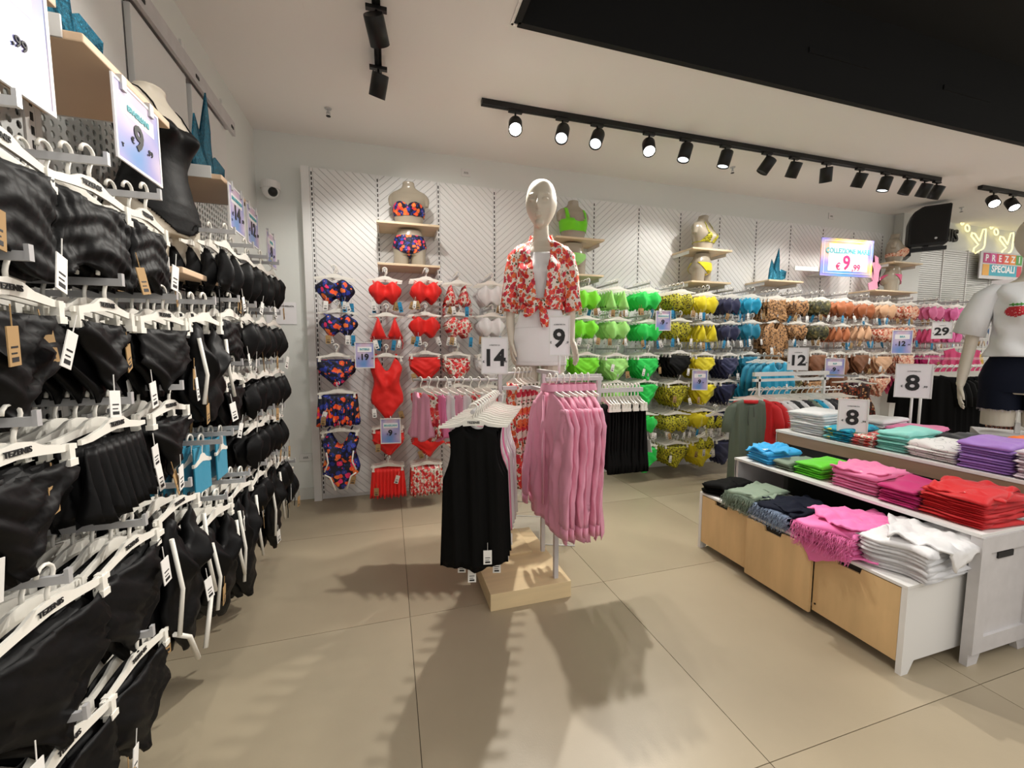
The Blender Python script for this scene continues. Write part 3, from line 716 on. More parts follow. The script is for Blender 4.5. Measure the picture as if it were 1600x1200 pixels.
# arms: the one on the left of the picture hangs back, the other bends forward
limb(bm, [(-.150, .008, 1.455), (-.185, .012, 1.40), (-.205, .02, 1.25), (-.215, .03, 1.16), (-.215, .0, 1.04), (-.205, -.03, .92)], [.045, .043, .036, .033, .030, .021])
hand(bm, (-.205, -.03, .92), (.08, -.12, -1), (1, .2, 0), 1.05, -1)
limb(bm, [(.150, .008, 1.455), (.187, .012, 1.40), (.210, .03, 1.25), (.218, .035, 1.16), (.212, .01, 1.04), (.220, -.03, .92)], [.045, .043, .036, .033, .030, .021])
hand(bm, (.220, -.03, .92), (.32, -.35, -1), (-1, -.3, 0), 1.1, 1)
bodyme = remeshed(bm, 'body', M['skin'], .0036, 2)
MX, MY, MZ = .90, 2.36, .275
man = empty('mannequin', (MX-.01, MY, MZ), R(-22), 'bald beige mannequin in knotted red rose shirt and white mini skirt, centre', 'mannequin'); man.scale = (.86, .90, 1)
link('body', bodyme, man)
def fold_shirt(th, z, p):
    p = p.copy(); p.z += .0; k = .007*math.sin(th*9+z*30)+.006*math.sin(z*55+th*3)
    d = Vector((p.x, p.y, 0)).normalized(); return p+d*k
link('camisole', cloth_patch('camisole', M['white_fabric'], frange(1.10, 1.46, .012), lambda th, z: abs(th) < 1.5 and z < 1.44-.0*abs(th), .005), man)
def shirt_mask(th, z):
    open_ = .10+1.0*max(0, (z-1.15))**.7*.62
    return abs(th) > min(open_, .62) and z < 1.515-.02*abs(math.sin(th))
shirt = link('tied_shirt', cloth_patch('tied_shirt', M['rosebig'], frange(1.105, 1.51, .008), shirt_mask, lambda th, z: .026+.018*math.exp(-((z-1.22)/.07)**2), nth=200, fold=fold_shirt), man)
bm = bmesh.new()
for s in (-1, 1):
    pts = [(s*.13, .01, 1.485), (s*.175, .012, 1.43), (s*.200, .018, 1.32), (s*.215, .026, 1.20), (s*.222, .02, 1.10)]
    rd = [.045, .058, .058, .060, .066]
    rings = []
    for (x, y, z), r_ in zip(pts, rd):
        rings.append([(x+r_*math.cos(k*PI/10)*(1+.09*math.sin(k*2.3+z*30)), y+r_*.92*math.sin(k*PI/10)*(1+.07*math.cos(k*3.1)), z+(.012*s*math.cos(k*PI/10) if z < 1.47 else 0)) for k in range(20)])
    loft(bm, rings)
me = finish(bm, 'sleeve', M['rosebig'], smooth=True); link('sleeves', me, shirt)
bm = bmesh.new()
ball(bm, (-.012, -.125, 1.135), .032, 1.2, .8, .9)
for pts in ([(-.012, -.13, 1.13), (-.05, -.15, 1.10), (-.085, -.15, 1.09), (-.11, -.14, 1.075)], [(0, -.13, 1.13), (.02, -.15, 1.09), (.03, -.15, 1.04), (.035, -.145, 1.00)], [(.16, -.06, 1.17), (.08, -.115, 1.15), (.0, -.13, 1.135)], [(-.16, -.06, 1.17), (-.08, -.115, 1.155), (-.01, -.13, 1.135)]):
    tube(bm, pts, [.014, .026, .032, .022][:len(pts)], 10)
link('knot', finish(bm, 'knot', M['rosebig'], smooth=True), shirt)
bm = bmesh.new()
for s in (-1, 1):
    f = [bm.verts.new(p) for p in ((s*.030, .062, 1.555), (s*.075, .01, 1.555), (s*.085, -.055, 1.49), (s*.118, -.045, 1.445), (s*.125, .0, 1.50), (s*.06, .07, 1.52))]
    bm.faces.new(f)
bmesh.ops.solidify(bm, geom=bm.faces[:], thickness=.005)
link('collar', finish(bm, 'collar', M['rosebig']), shirt)
# mini skirt
bm = bmesh.new(); rings = []
for z in frange(.775, 1.12, .0115):
    rx, ry, cx, cy = lerp_sec(max(z, .90)); k = 0 if z > .9 else (.9-z)
    ring = []
    for i in range(48):
        th = i*2*PI/48; p = torso_pt(th, max(z, .90), .012)
        x, y = p.x*(1-.10*k), p.y*(1-.2*k)-.01*k
        x += .002*math.sin(th*6+z*40); ring.append((x, y, z))
    rings.append(ring)
loft(bm, rings, cap=False); bmesh.ops.recalc_face_normals(bm, faces=bm.faces); bmesh.ops.solidify(bm, geom=bm.faces[:], thickness=.003)
sk = link('mini_skirt', finish(bm, 'mini_skirt', M['white_fabric'], smooth=True), man)
bm = bmesh.new()
for z in (.80, 1.0):
    tube(bm, [tuple(torso_pt(i*2*PI/40, max(z, .9), .0135)*1.0)[:2]+(z,) if z > .9 else tuple([torso_pt(i*2*PI/40, .9, .0135).x*.99, torso_pt(i*2*PI/40, .9, .0135).y*.985, z]) for i in range(40)], .0018, 5, closed=True)
link('seam', finish(bm, 'seam', M['white_fabric']), sk)
# mannequin calf rod, round base and the clear riser it stands on
bm = bmesh.new(); tube(bm, [(.0, .04, -.012), (.0, .04, .62), (.04, .02, .66)], .006, 8); link('support_rod', finish(bm, 'support_rod', M['rail']), man)
bm = bmesh.new(); bmesh.ops.create_cone(bm, cap_ends=True, segments=40, radius1=.17, radius2=.17, depth=.012, matrix=Matrix.Translation((0, 0, -.007))); link('round_base', finish(bm, 'round_base', M['glass']), man)
bm = bmesh.new(); box(bm, -.2, .2, -.2, .2, 0, MZ-.016)
rs = link('display_riser', finish(bm, 'display_riser', M['glass']), None, (MX, MY, .001), (0, 0, R(-22))); tag(rs, 'clear acrylic display riser under the tall mannequin', 'riser')
bm = bmesh.new()
for z in (.004, MZ-.018): tube(bm, [(-.2, -.2, z), (.2, -.2, z), (.2, .2, z), (-.2, .2, z)], .0025, 4, closed=True)
link('chrome_edge', finish(bm, 'chrome_edge', M['rail']), rs)
# --- partial forms
def thighs_into(bm, zc):
    for s in (-1, 1):
        pts = [(s*.085, .006, .95), (s*.090, .004, .84), (s*.094, .0, zc)]
        rings = []
        for z in frange(zc, .93, .012):
            t = (z-zc)/(.93-zc); r_ = .078+.012*t; rings.append([(s*(.093-.008*t)+r_*math.cos(k*PI/10), .004+r_*1.05*math.sin(k*PI/10), z) for k in range(20)])
        loft(bm, rings)
bm = bmesh.new(); torso_into(bm, 1.19, 1.58); 
for s in (-1, 1): limb(bm, [(s*.11, .008, 1.45), (s*.142, .008, 1.43), (s*.150, .010, 1.37)], [.05, .040, .026])
bustme = remeshed(bm, 'form', M['skinglossy'], .006, 4)
bm = bmesh.new(); torso_into(bm, .85, 1.13); thighs_into(bm, .74); hipme = remeshed(bm, 'form', M['skinglossy'], .006, 4)
bm = bmesh.new(); torso_into(bm, .85, 1.56); thighs_into(bm, .66)
for s in (-1, 1): limb(bm, [(s*.11, .008, 1.45), (s*.155, .008, 1.42), (s*.168, .010, 1.36)], [.05, .042, .03])
torsome = remeshed(bm, 'form', M['skin'], .006, 4)
def bra_mask(th, z):
    p = torso_pt(th, z)
    if math.cos(th) > .15:
        c = any(((p.x-sx*.066)/.068)**2+((z-1.325)/.058)**2 < 1 for sx in (-1, 1))
        return c or (1.262 < z < 1.285)
    return 1.27 < z < 1.29
def strapless(th, z):
    p = torso_pt(th, z)
    if math.cos(th) > .1: return any(((p.x-sx*.066)/.072)**2+((z-1.315)/.058)**2 < 1 for sx in (-1, 1)) or (1.262 < z < 1.30)
    return 1.265 < z < 1.31
def sport(th, z):
    p = torso_pt(th, z); s_ = abs(abs(p.x)-.10) < .016 and z > 1.34
    return (1.26 < z < 1.375-.0*abs(th) and not (abs(p.x) < .05 and z > 1.35 and math.cos(th) > 0)) or (s_ and z < 1.49)
def tri(th, z):
    p = torso_pt(th, z)
    if math.cos(th) > .1:
        for sx in (-1, 1):
            if 1.27 < z < 1.385 and abs(p.x-sx*.07) < .055*(1.39-z)/.12: return True
            if z >= 1.38 and abs(abs(p.x)-.068+(z-1.38)*.2) < .007: return True
        return 1.265 < z < 1.275
    return 1.265 < z < 1.275
def leg_line(th, hi):
    return .85+hi*min(1, abs(math.sin(th))**1.6)
def brief_mask(top, hi): return lambda th, z: leg_line(th, hi) < z < top
gusset = lambda m: None
def form(name, me, mcl, mask, loc, rz, scl, label, zr, part, zbase, stand=True):
    e = empty(name, loc, rz, label, 'mannequin form'); e.scale = (scl,)*3
    b = link('form', me, e, (0, 0, -zbase))
    link(part, cloth_patch(part, M[mcl], frange(zr[0], zr[1], .004), mask, .005, nth=150, thick=.002), e, (0, 0, -zbase))
    if part in ('bikini_brief',):
        bm = bmesh.new(); rings = []
        for y, z, hw in ((-.112, .895, .06), (-.108, .86, .03), (-.06, .838, .02), (.02, .832, .022), (.09, .845, .04), (.118, .88, .07)):
            rings.append([(-hw, y, z), (hw, y, z), (hw, y+.001, z+.006), (-hw, y+.001, z+.006)])
        loft(bm, rings); link('gusset', finish(bm, 'gusset', M[mcl]), e, (0, 0, -zbase))
    return e
def shelf(x0, x1, z, y0, word, m='birch', rot=None):
    bm = bmesh.new(); box(bm, x0, x1, y0, PY-.004, z-.016, z, bev=.003)
    s = link('wall_shelf', finish(bm, 'wall_shelf', M[m])); tag(s, word, 'shelf', 'birch shelves on the back wall')
    for x in (x0+.01, x1-.014): link('bracket', boxme('bracket', M['whitemetal'], (x, x+.004, y0+.06, PY-.002, z-.045, z-.016)), s)
SY = 3.05
sets = [(-.06, .372, 'tropical-flower', 'tropic', strapless, 'tropic'), (1.275, 1.70, 'neon green', 'neon_green', sport, 'light_green'), (2.56, 2.99, 'snakeskin', 'snake', tri, 'yellow')]
for (a, b, wd, m1, mk, m2) in sets:
    shelf(a, b, 2.035, SY, 'birch shelf carrying the %s bikini bust, back wall' % wd); shelf(a, b, 1.75, SY, 'birch shelf carrying the hip form below the %s bust' % wd)
    cx = (a+b)/2
    form('bust_form', bustme, m1, mk, (cx+(.01 if a < 1 else -.02), 3.16, 2.036), R(-8) if a < 1 else R(4 if a < 2 else 18), .80, 'headless bust form wearing a %s bikini top on the back wall shelf' % wd, (1.25, 1.50), 'bikini_cups', 1.19)
    form('hip_form', hipme, m2, brief_mask(1.06 if a < 1 else 1.0, .10 if a < 1 else .16), (cx+(.01 if a < 1 else -.02), 3.16, 1.751), R(-6) if a < 1 else R(4 if a < 2 else 22), .66, 'hip form wearing the %s bikini bottom under its bust shelf' % wd, (.86, 1.07), 'bikini_brief', .74)
shelf(3.43, 3.86, 1.80, SY, 'birch shelf with the blue glitter seaweed, back wall right')
shelf(4.85, 5.50, 1.765, SY, 'long birch shelf under the pink seahorse cutout, back wall right'); shelf(5.10, 5.55, 2.07, SY, 'birch shelf beside the loudspeaker carrying the pink bikini bust')
form('bust_form', bustme, 'rosenude', strapless, (5.27, 3.16, 2.071), R(30), .80, 'headless bust form in a pink ruffled top beside the loudspeaker', (1.25, 1.50), 'bikini_cups', 1.19)
form('hip_form', hipme, 'hotpink', brief_mask(1.0, .16), (5.27, 3.16, 1.766), R(30), .68, 'hip form in a pink bikini bottom under the loudspeaker bust', (.86, 1.07), 'bikini_brief', .74)
# ------------------------------------------------------------------ seaweed cutouts
SEAWEED = [(0, 0), (.10, 0), (.16, .03), (.12, .06), (.17, .10), (.11, .12), (.085, .10), (.09, .2), (.075, .33), (.055, .20), (.04, .11), (.015, .13), (.0, .22), (-.02, .12), (-.005, .05), (-.03, .02)]
def cutout(name, pts, m, loc, rz, s, label, cat, th=.006):
    bm = bmesh.new(); prism(bm, [(a*s, b*s) for a, b in pts], -th/2, th/2); bmesh.ops.triangulate(bm, faces=bm.faces[:])
    return tag(link(name, finish(bm, name, M[m]), None, loc, (0, 0, rz)), label, cat)
cutout('seaweed_cutout', SEAWEED, 'glitter', (3.55, 3.14, 1.801), R(-10), .95, 'blue glitter seaweed cutout on the back wall shelf', 'decoration')
HORSE = [(0, 0), (.08, -.0), (.14, .03), (.12, .09), (.17, .12), (.14, .2), (.17, .26), (.12, .3), (.11, .36), (.05, .38), (.06, .31), (.02, .29), (.05, .22), (.0, .16), (.05, .10), (-.02, .07)]
cutout('seahorse_cutout', HORSE, 'pinkfilm', (4.86, 3.12, 1.767), 0, .95, 'pink seahorse cutout beside the large promotion sign', 'decoration')
# ------------------------------------------------------------------ signs
def price_sign(loc, rz, wd, ht, main, sub, label, frame='whitemetal', card='cardwhite', head=None, pole=0, cents_r=True, base=True, big=1.0, group=None, icon=False, th=.006, tilt=0, headink='teal', numink='ink', arm=False):
    e = empty('price_sign', loc, rz, label, 'price sign', group); e.rotation_euler.x = tilt
    bm = bmesh.new(); f = .006*max(1, wd/.2)
    for d in ((-wd/2, wd/2, 0, f), (-wd/2, wd/2, ht-f, ht), (-wd/2, -wd/2+f, f, ht-f), (wd/2-f, wd/2, f, ht-f)): box(bm, d[0], d[1], -th, th, d[2], d[3])
    link('frame', finish(bm, 'frame', M[frame]), e)
    link('card', boxme('card', M[card], (-wd/2+f, wd/2-f, -th*.4, th*.4, f, ht-f)), e)
    y = -th*.55
    s = ht*.52*big*(1.0 if card == 'card' else 1.2)
    if card == 'card': link('white_field', boxme('white_field', M['cardwhite'], (-wd*.36, wd*.36, y, y+.0006, ht*.62, ht*.82)), e)
    text(main, s, M[numink], e, -wd*.02, y-.001, ht*.42, bold=.03)
    n = len(main)
    hw = s*.30*n
    q_ = .26 if card == 'card' else .13
    text('€', s*q_, M[numink], e, max(-hw-s*.08, -wd*.41), y-.001, ht*.42-s*.14, bold=.01)
    text(sub, s*q_, M[numink], e, min(hw+s*(q_-.02), wd*.40), y-.001, ht*.42-s*.14, bold=.01)
    if head: text(head, ht*.10 if len(head) < 12 else ht*.085, M[headink], e, 0, y-.0012, ht*.72, bold=.035, sx=1)
    else: text('A PARTIRE DA', ht*.045, M['ink'], e, 0, y-.001, ht*.78, bold=.0)
    if icon: text('T', ht*.07, M['ink'], e, -wd*.38, y-.001, ht*.2)
    if arm:
        d = Matrix.Rotation(-rz, 4, 'Z') @ Vector((0, PY-.004-loc[1], 0)); bm = bmesh.new(); tube(bm, [(0, .0, ht+.004), (d.x, d.y, ht+.004)], .003, 6); tube(bm, [(0, 0, ht-.004), (0, 0, ht+.006)], .004, 6); link('holder_arm', finish(bm, 'holder_arm', M['rail']), e)
    if pole:
        bm = bmesh.new(); tube(bm, [(0, 0, -pole), (0, 0, .004)], .0065, 10); link('pole', finish(bm, 'pole', M['whitemetal'], smooth=False), e)
        if base: link('foot', boxme('foot', M['glass'], (-.06, .06, -.05, .05, -pole, -pole+.004)), e)
    return e
# back wall framed cards, each clipped to a rail end
price_sign((-.155, 2.93, 1.02), 0, .125, .175, '19', ',99', 'small pastel card reading 19,99 between the floral and scarlet columns', arm=True, card='card', head='INTERO', icon=False, big=.62)
price_sign((.0, 2.90, .50), R(-8), .135, .175, '9', ',99', 'small pastel card reading 9,99 low before the scarlet column', arm=True, card='card', head='BRASILIANI', big=.62)
price_sign((2.19, 2.93, 1.30), R(-20), .125, .165, '9', ',99', 'small pastel price card between the emerald and snakeskin tops', arm=True, card='card', head='TRIANGOLO', big=.62)
price_sign((2.52, 2.86, .80), R(-20), .13, .17, '9', ',99', 'small pastel price card before the yellow bikini bottoms', arm=True, card='card', head='SLIP', big=.55)
price_sign((4.13, 2.9, .87), R(-35), .16, .19, '9', ',99', 'small pastel price card before the dark camouflage column, fourth row', arm=True, card='card', head='SLIP', big=.55)
price_sign((5.05, 2.9, 1.10), R(-35), .17, .24, '12', ',99', 'small pastel price card before the nude column, third row', arm=True, card='card', head='BRA', big=.55)
# big promotion sign
e = empty('promotion_sign', (4.34, 3.00, 1.86), R(-4), 'large pastel COLLEZIONE MARE sign with magenta 9,99 on the back wall', 'sign')
link('card', boxme('card', M['promo'], (-.32, .32, -.004, .004, 0, .36)), e)
link('white_field', boxme('white_field', M['cardwhite'], (-.23, .25, -.006, -.004, .05, .31)), e)
bm = bmesh.new()
for d in ((-.29, .29, .025, .029), (-.29, .29, .331, .335), (-.29, -.286, .029, .331), (.286, .29, .029, .331)): box(bm, d[0], d[1], -.0075, -.006, d[2], d[3])
link('border_line', finish(bm, 'border_line', M['cardwhite']), e)
text('COLLEZIONE MARE', .066, M['teal'], e, 0, -.008, .24, bold=.03, sx=.92)
text('9', .19, M['magink'], e, -.01, -.008, .125, bold=.02); text('€', .09, M['magink'], e, -.11, -.008, .09, bold=.02); text(',99', .085, M['magink'], e, .11, -.008, .085, bold=.015)
link('bracket', boxme('bracket', M['whitemetal'], (-.6, .1, .01, .02, .04, .08)), e); link('bracket', boxme('bracket', M['whitemetal'], (-.1, .1, .01, .33, .05, .07)), e)
# ------------------------------------------------------------------ wall fittings
def outlet(loc, rz, label, wd=.09, ht=.055):
    e = empty('power_socket', loc, rz, label, 'socket'); link('plate', boxme('plate', M['whitemetal'], (-wd/2, wd/2, -.008, 0, 0, ht), .002), e)
    bm = bmesh.new()
    for x in (-.012, 0, .012): box(bm, x-.003, x+.003, -.010, -.008, ht/2-.003, ht/2+.003)
    box(bm, -.02, .02, -.0095, -.0085, ht/2-.010, ht/2-.008)
    link('socket_holes', finish(bm, 'socket_holes', M['slot']), e)
outlet((-.625, WY, .30), 0, 'low white wall socket left of the back wall panels'); outlet((.63, WY, 2.53), 0, 'white wall socket high above the third and fourth panels', .075, .06); outlet((4.62, WY, 2.55), 0, 'white wall socket high above the right end of the panels', .075, .06)
e = empty('security_camera', (-.76, WY, 2.26), R(0), 'white dome security camera on the wall beside the left corner', 'camera')
bm = bmesh.new(); bmesh.ops.create_cone(bm, cap_ends=True, segments=28, radius1=.062, radius2=.058, depth=.05, matrix=Matrix.Translation((0, -.075, .02))); box(bm, -.03, .03, -.07, 0, .0, .045); link('housing', finish(bm, 'housing', M['whitemetal'], smooth=False), e)
bm = bmesh.new(); bmesh.ops.create_uvsphere(bm, u_segments=28, v_segments=16, radius=.055, matrix=Matrix.Translation((.0, -.075, -.012))); link('dome', finish(bm, 'dome', M['whitemetal'], smooth=True), e)
bm = bmesh.new(); bmesh.ops.create_uvsphere(bm, u_segments=24, v_segments=12, radius=.032, matrix=Matrix.Translation((.018, -.104, -.028))); link('camera_lens', finish(bm, 'camera_lens', M['blackmetal'], smooth=True), e)
# small caution notice plate on the wall behind the black bras
e = empty('notice_plate', (-.745, WY-.002, 1.33), 0, 'thin white notice plate on the wall beside the black bras', 'sign'); link('plate', boxme('plate', M['cardwhite'], (-.10, .10, -.004, 0, 0, .16), .001), e)
text('AREA VIDEOSORVEGLIATA', .014, M['ink'], e, 0, -.0055, .13, bold=.02)
# sprinklers
for (x, y, wd) in ((-.333, 2.98, 'left of the long track'), (2.825, 2.92, 'between the long track and the panels'), (6.0, 3.0, 'above the loudspeaker side')):
    e = empty('sprinkler', (x, y, CEIL), 0, 'small metal fire sprinkler on the ceiling, %s' % wd, 'sprinkler')
    bm = bmesh.new(); bmesh.ops.create_cone(bm, cap_ends=True, segments=16, radius1=.018, radius2=.022, depth=.006, matrix=Matrix.Translation((0, 0, -.003))); tube(bm, [(0, 0, 0), (0, 0, -.03)], .006, 8)
    tube(bm, [(-.008, 0, -.02), (-.010, 0, -.035), (0, 0, -.045), (.010, 0, -.035), (.008, 0, -.02)], .002, 6)
    link('nozzle', finish(bm, 'nozzle', M['rail']), e); bm = bmesh.new(); bmesh.ops.create_cone(bm, cap_ends=True, segments=16, radius1=.014, radius2=.014, depth=.002, matrix=Matrix.Translation((0, 0, -.047))); link('deflector', finish(bm, 'deflector', M['blackmetal']), e)
# ------------------------------------------------------------------ track lights
def track(x0, y0, x1, y1, label):
    bm = bmesh.new(); d = Vector((x1-x0, y1-y0, 0)); L = d.length; a = math.atan2(d.y, d.x)
    box(bm, 0, L, -.018, .018, CEIL-.034, CEIL-.001, bev=.002); box(bm, 0, L, -.005, .005, CEIL-.036, CEIL-.034, 1)
    return tag(link('lighting_track', finish(bm, 'lighting_track', [M['blackmetal'], M['slot']]), None, (x0, y0, 0), (0, 0, a)), label, 'track')
def head(x, y, tgt, lit, label, power=0, size=75, rad=.035, blend=.6, s=1.0):
    e = empty('track_spotlight', (x, y, CEIL-.036), 0, label, 'spotlight')
    link('adapter', boxme('adapter', M['blackmetal'], (-.045, .045, -.012, .012, -.016, 0), .002), e)
    bm = bmesh.new(); tube(bm, [(0, 0, -.014), (0, 0, -.075)], .006, 8); link('stem', finish(bm, 'stem', M['blackmetal']), e)
    d = (Vector(tgt)-Vector((x, y, CEIL-.13))).normalized(); q = d.to_track_quat('-Z', 'Y')
    bm = bmesh.new(); r_ = .043*s; n = 28
    rings = [[(r2*math.cos(k*2*PI/n), r2*math.sin(k*2*PI/n), z) for k in range(n)] for r2, z in ((r_*.96, .055*s), (r_, .05*s), (r_, -.055*s), (r_*.88, -.055*s), (r_*.8, -.035*s))]
    loft(bm, rings); h = link('housing', finish(bm, 'housing', M['blackmetal'], smooth=False), e, (0, 0, -.095)); h.rotation_euler = q.to_euler()
    bm = bmesh.new(); bmesh.ops.create_cone(bm, cap_ends=True, segments=24, radius1=r_*.84, radius2=r_*.84, depth=.003, matrix=Matrix.Translation((0, 0, -.047*s)))
    l = link('lens', finish(bm, 'lens', M['lens'] if lit == 2 else M['lensdim'] if lit else M['blackmetal']), h)
    if power:
        p = Vector((x, y, CEIL-.036-.095))+d*(.066*s); spot('spot_lamp', p, Vector(p)+d, power, size, blend, rad)
    return e
track(.583, 2.60, 4.78, 2.56, 'long black ceiling track running along the back wall')
def onp(px):   # picks the place along the long track
    return px
LT = [(.80, (.1, .3, 0), 2), (1.12, (.35, 1.5, .6), 1), (1.37, (.3, 1.6, .4), 1), (1.77, (.9, .9, 0), 2), (2.07, (1.3, 2.6, .0), 1), (2.42, (1.9, 3.0, .0), 1), (2.81, (2.1, 3.33, 1.0), 0),
      (3.08, (3.0, 3.33, .9), 0), (3.42, (3.9, 3.0, .0), 1), (3.79, (3.8, 3.33, 1.0), 0), (4.09, (3.7, 3.0, .4), 1), (4.36, (4.1, 3.33, .8), 0), (4.58, (4.5, 3.33, .9), 0), (4.74, (4.6, 3.33, .9), 0)]
for i, (x, tg, lit) in enumerate(LT):
    head(x, 2.595-.0095*(x-.6), tg, lit, 'black spotlight, %s from the left end of the long ceiling track' % (ORD[i] if i else 'first'), power=(22 if x < 3 else 13) if lit != 2 else 105, size=[95, 80, 95][lit], rad=.03)
track(-.016, -.6, -.016, 2.62, 'black ceiling track running away above the left aisle')
for i, (y, tg) in enumerate(((2.42, (-.35, 3.2, 1.2)), (2.02, (.4, 3.33, 1.4)), (1.3, (-.9, 1.1, 1.2)), (.6, (-.9, .7, 1.2)))):
    head(-.016, y, tg, 0, 'black spotlight on the left aisle track, %s from its far end' % (ORD[i] if i else 'first'), power=(20, 22, 15, 12)[i], size=90)
track(5.36, 2.56, 8.2, 2.53, 'black ceiling track above the neon wall')
for i, (x, tg, lit) in enumerate(((5.55, (4.0, 1.2, .8), 2), (5.85, (4.9, 1.2, .5), 2), (6.25, (5.6, 3.2, .5), 0), (6.6, (6.4, 3.3, .5), 0), (7.0, (7.2, 3.3, .8), 0))):
    head(x, 2.55, tg, lit, 'black spotlight, %s from the left on the neon wall track' % (ORD[i] if i else 'first'), power=26 if lit else 5, size=85)
for i, (x, y) in enumerate(((2.65, 1.10), (3.1, .95))):
    e = empty('recess_spotlight', (x, y, CEIL+.30), 0, 'black spotlight hanging in the dark ceiling recess, %s' % ('with its lit lens' if i == 0 else 'cut by the frame edge'), 'spotlight')
    bm = bmesh.new(); tube(bm, [(0, 0, 0), (0, 0, -.02)], .02, 12); n = 28
    loft(bm, [[(r2*math.cos(k*2*PI/n)-z*.3, r2*math.sin(k*2*PI/n), z) for k in range(n)] for r2, z in ((.046, -.02), (.05, -.03), (.05, -.15), (.044, -.15), (.038, -.13))])
    link('housing', finish(bm, 'housing', M['blackmetal']), e); bm = bmesh.new(); bmesh.ops.create_cone(bm, cap_ends=True, segments=24, radius1=.040, radius2=.040, depth=.003, matrix=Matrix.Translation((.044, 0, -.146))); link('lens', finish(bm, 'lens', M['lensdim'] if i == 0 else M['blackmetal']), e)
# ------------------------------------------------------------------ left wall fixture
LX = -.84
for i in range(6):
    y0 = .02+i*.45
    p = empty('perforated_panel', (0, 0, 0), 0, 'perforated grey metal panel of the left wall, %s from the camera' % (ORD[i] if i else 'first'), 'wall panel', 'perforated panels of the left wall')
    bm = bmesh.new(); cw = .0285; ny = 14; nz = 84; r_ = .0098; ys = y0+.03; zs_ = .05
    for a in range(ny):
        for b in range(nz):
            oy = ys+a*cw; oz = zs_+b*cw; cyc, czc = oy+cw/2, oz+cw/2
            outer = [(oy, oz), (cyc, oz), (oy+cw, oz), (oy+cw, czc), (oy+cw, oz+cw), (cyc, oz+cw), (oy, oz+cw), (oy, czc)]
            inner = [(cyc+r_*math.cos(t)*.85, czc+r_*math.sin(t)) for t in [R(225+45*k) for k in range(8)]]
            O = [bm.verts.new((LX, y, z)) for y, z in outer]; I = [bm.verts.new((LX, y, z)) for y, z in inner]; J = [bm.verts.new((LX-.004, y, z)) for y, z in inner]
            for k in range(8):
                bm.faces.new((O[k], O[(k+1) % 8], I[(k+1) % 8], I[k])); bm.faces.new((I[k], I[(k+1) % 8], J[(k+1) % 8], J[k]))
    tag(link('perforated_sheet', finish(bm, 'perforated_sheet', M['perf'], recalc=False), p), kind='stuff')
    bm = bmesh.new(); z1 = zs_+nz*cw; y1 = ys+ny*cw
    box(bm, LX-.006, LX+.004, y0+.01, ys, .03, 2.5); box(bm, LX-.006, LX+.004, y1, y0+.44, .03, 2.5); box(bm, LX-.006, LX+.004, ys, y1, z1, z1+.03); box(bm, LX-.006, LX+.004, ys, y1, .03, zs_)
    link('panel_frame', finish(bm, 'panel_frame', M['whitemetal']), p)
    link('back_sheet', boxme('back_sheet', M['slot'] if i < 2 else M['wall'], (LX-.024, LX-.02, y0+.01, y0+.44, .03, 2.5)), p)  # black behind the nearest panels puts the darkness of the holes into colour
    bm = bmesh.new(); box(bm, LX-.006, LX+.003, y0-.01, y0+.01, .03, 2.5); k = .05
    while k < 2.45: box(bm, LX+.003, LX+.0045, y0-.004, y0+.004, k, k+.02, 1); k += .034
    u = link('slotted_upright', finish(bm, 'slotted_upright', [M['whitemetal'], M['slot']])); tag(u, 'slotted white upright on the left wall, %s from the camera' % (ORD[i] if i else 'first'), 'rail', 'slotted uprights of the left wall')
bm = bmesh.new(); box(bm, LX-.02, LX+.05, -.6, 2.74, 2.36, 2.40); box(bm, LX+.035, LX+.05, -.6, 2.74, 2.33, 2.36)
hr = link('header_rail', finish(bm, 'header_rail', M['greymetal'])); tag(hr, 'grey metal header rail along the top of the left wall fixture', 'rail')
for y in (1.82, 2.25, 2.68): link('end_clip', boxme('end_clip', M['blackmetal'], (LX+.05, LX+.053, y, y+.03, 2.352, 2.366)), hr)
# header panels of frosted acrylic leaning under the rail
for i, y in enumerate((1.10, 1.55, 2.0, 2.45)):
    p = link('acrylic_header', boxme('acrylic_header', M['whitemetal'], (LX+.01, LX+.03, y-.20, y+.20, 2.02, 2.32), .002)); tag(p, 'white header board under the left rail, %s from the camera' % (ORD[i] if i else 'first'), 'board', 'header boards of the left wall')
# shelves on the left wall
def lshelf(y0, y1, z, x1, label):
    bm = bmesh.new(); box(bm, LX+.01, x1, y0, y1, z-.012, z+.006, bev=.003); s = link('wall_shelf', finish(bm, 'wall_shelf', M['shelfwood'])); tag(s, label, 'shelf', 'wooden shelves on the left wall')
    for y in (y0-.006, y1+.002): link('end_bracket', boxme('end_bracket', M['whitemetal'], (LX+.006, x1-.03, y, y+.004, z-.012, z+.03)), s)
LS = -.56
lshelf(1.065, 1.40, 1.762, LS, 'wooden shelf behind the BRASILIANI sign, left wall'); lshelf(1.765, 2.06, 1.768, LS, 'far wooden shelf with blue seaweed, left wall'); lshelf(1.42, 1.745, 1.379, LS, 'lower wooden shelf carrying the black swimsuit torso, left wall')
lshelf(.66, 1.0, 1.775, LS, 'nearest wooden shelf at the frame edge, left wall')
form('torso_form', torsome, 'black_fabric', lambda th, z: leg_line(th, .15) < z < 1.385 - .012*math.cos(2*th), (-.69, 1.61, 1.386), R(74), .655, 'torso form in a ruched black swimsuit between the left wall shelves', (.86, 1.53), 'black_swimsuit', .66)
_sw = [o for o in COL.objects if o.name.startswith('torso_form')][0]
_sw.scale = (.74, .74, .635)
bm = bmesh.new()
for s_ in (-1, 1): tube(bm, [torso_pt(s_*a_, z_, .006) for a_, z_ in ((.62, 1.375), (.55, 1.41), (.50, 1.44), (.6, 1.47), (.9, 1.50), (1.5, 1.52), (2.4, 1.53), (3.1, 1.53))], .0035, 6)
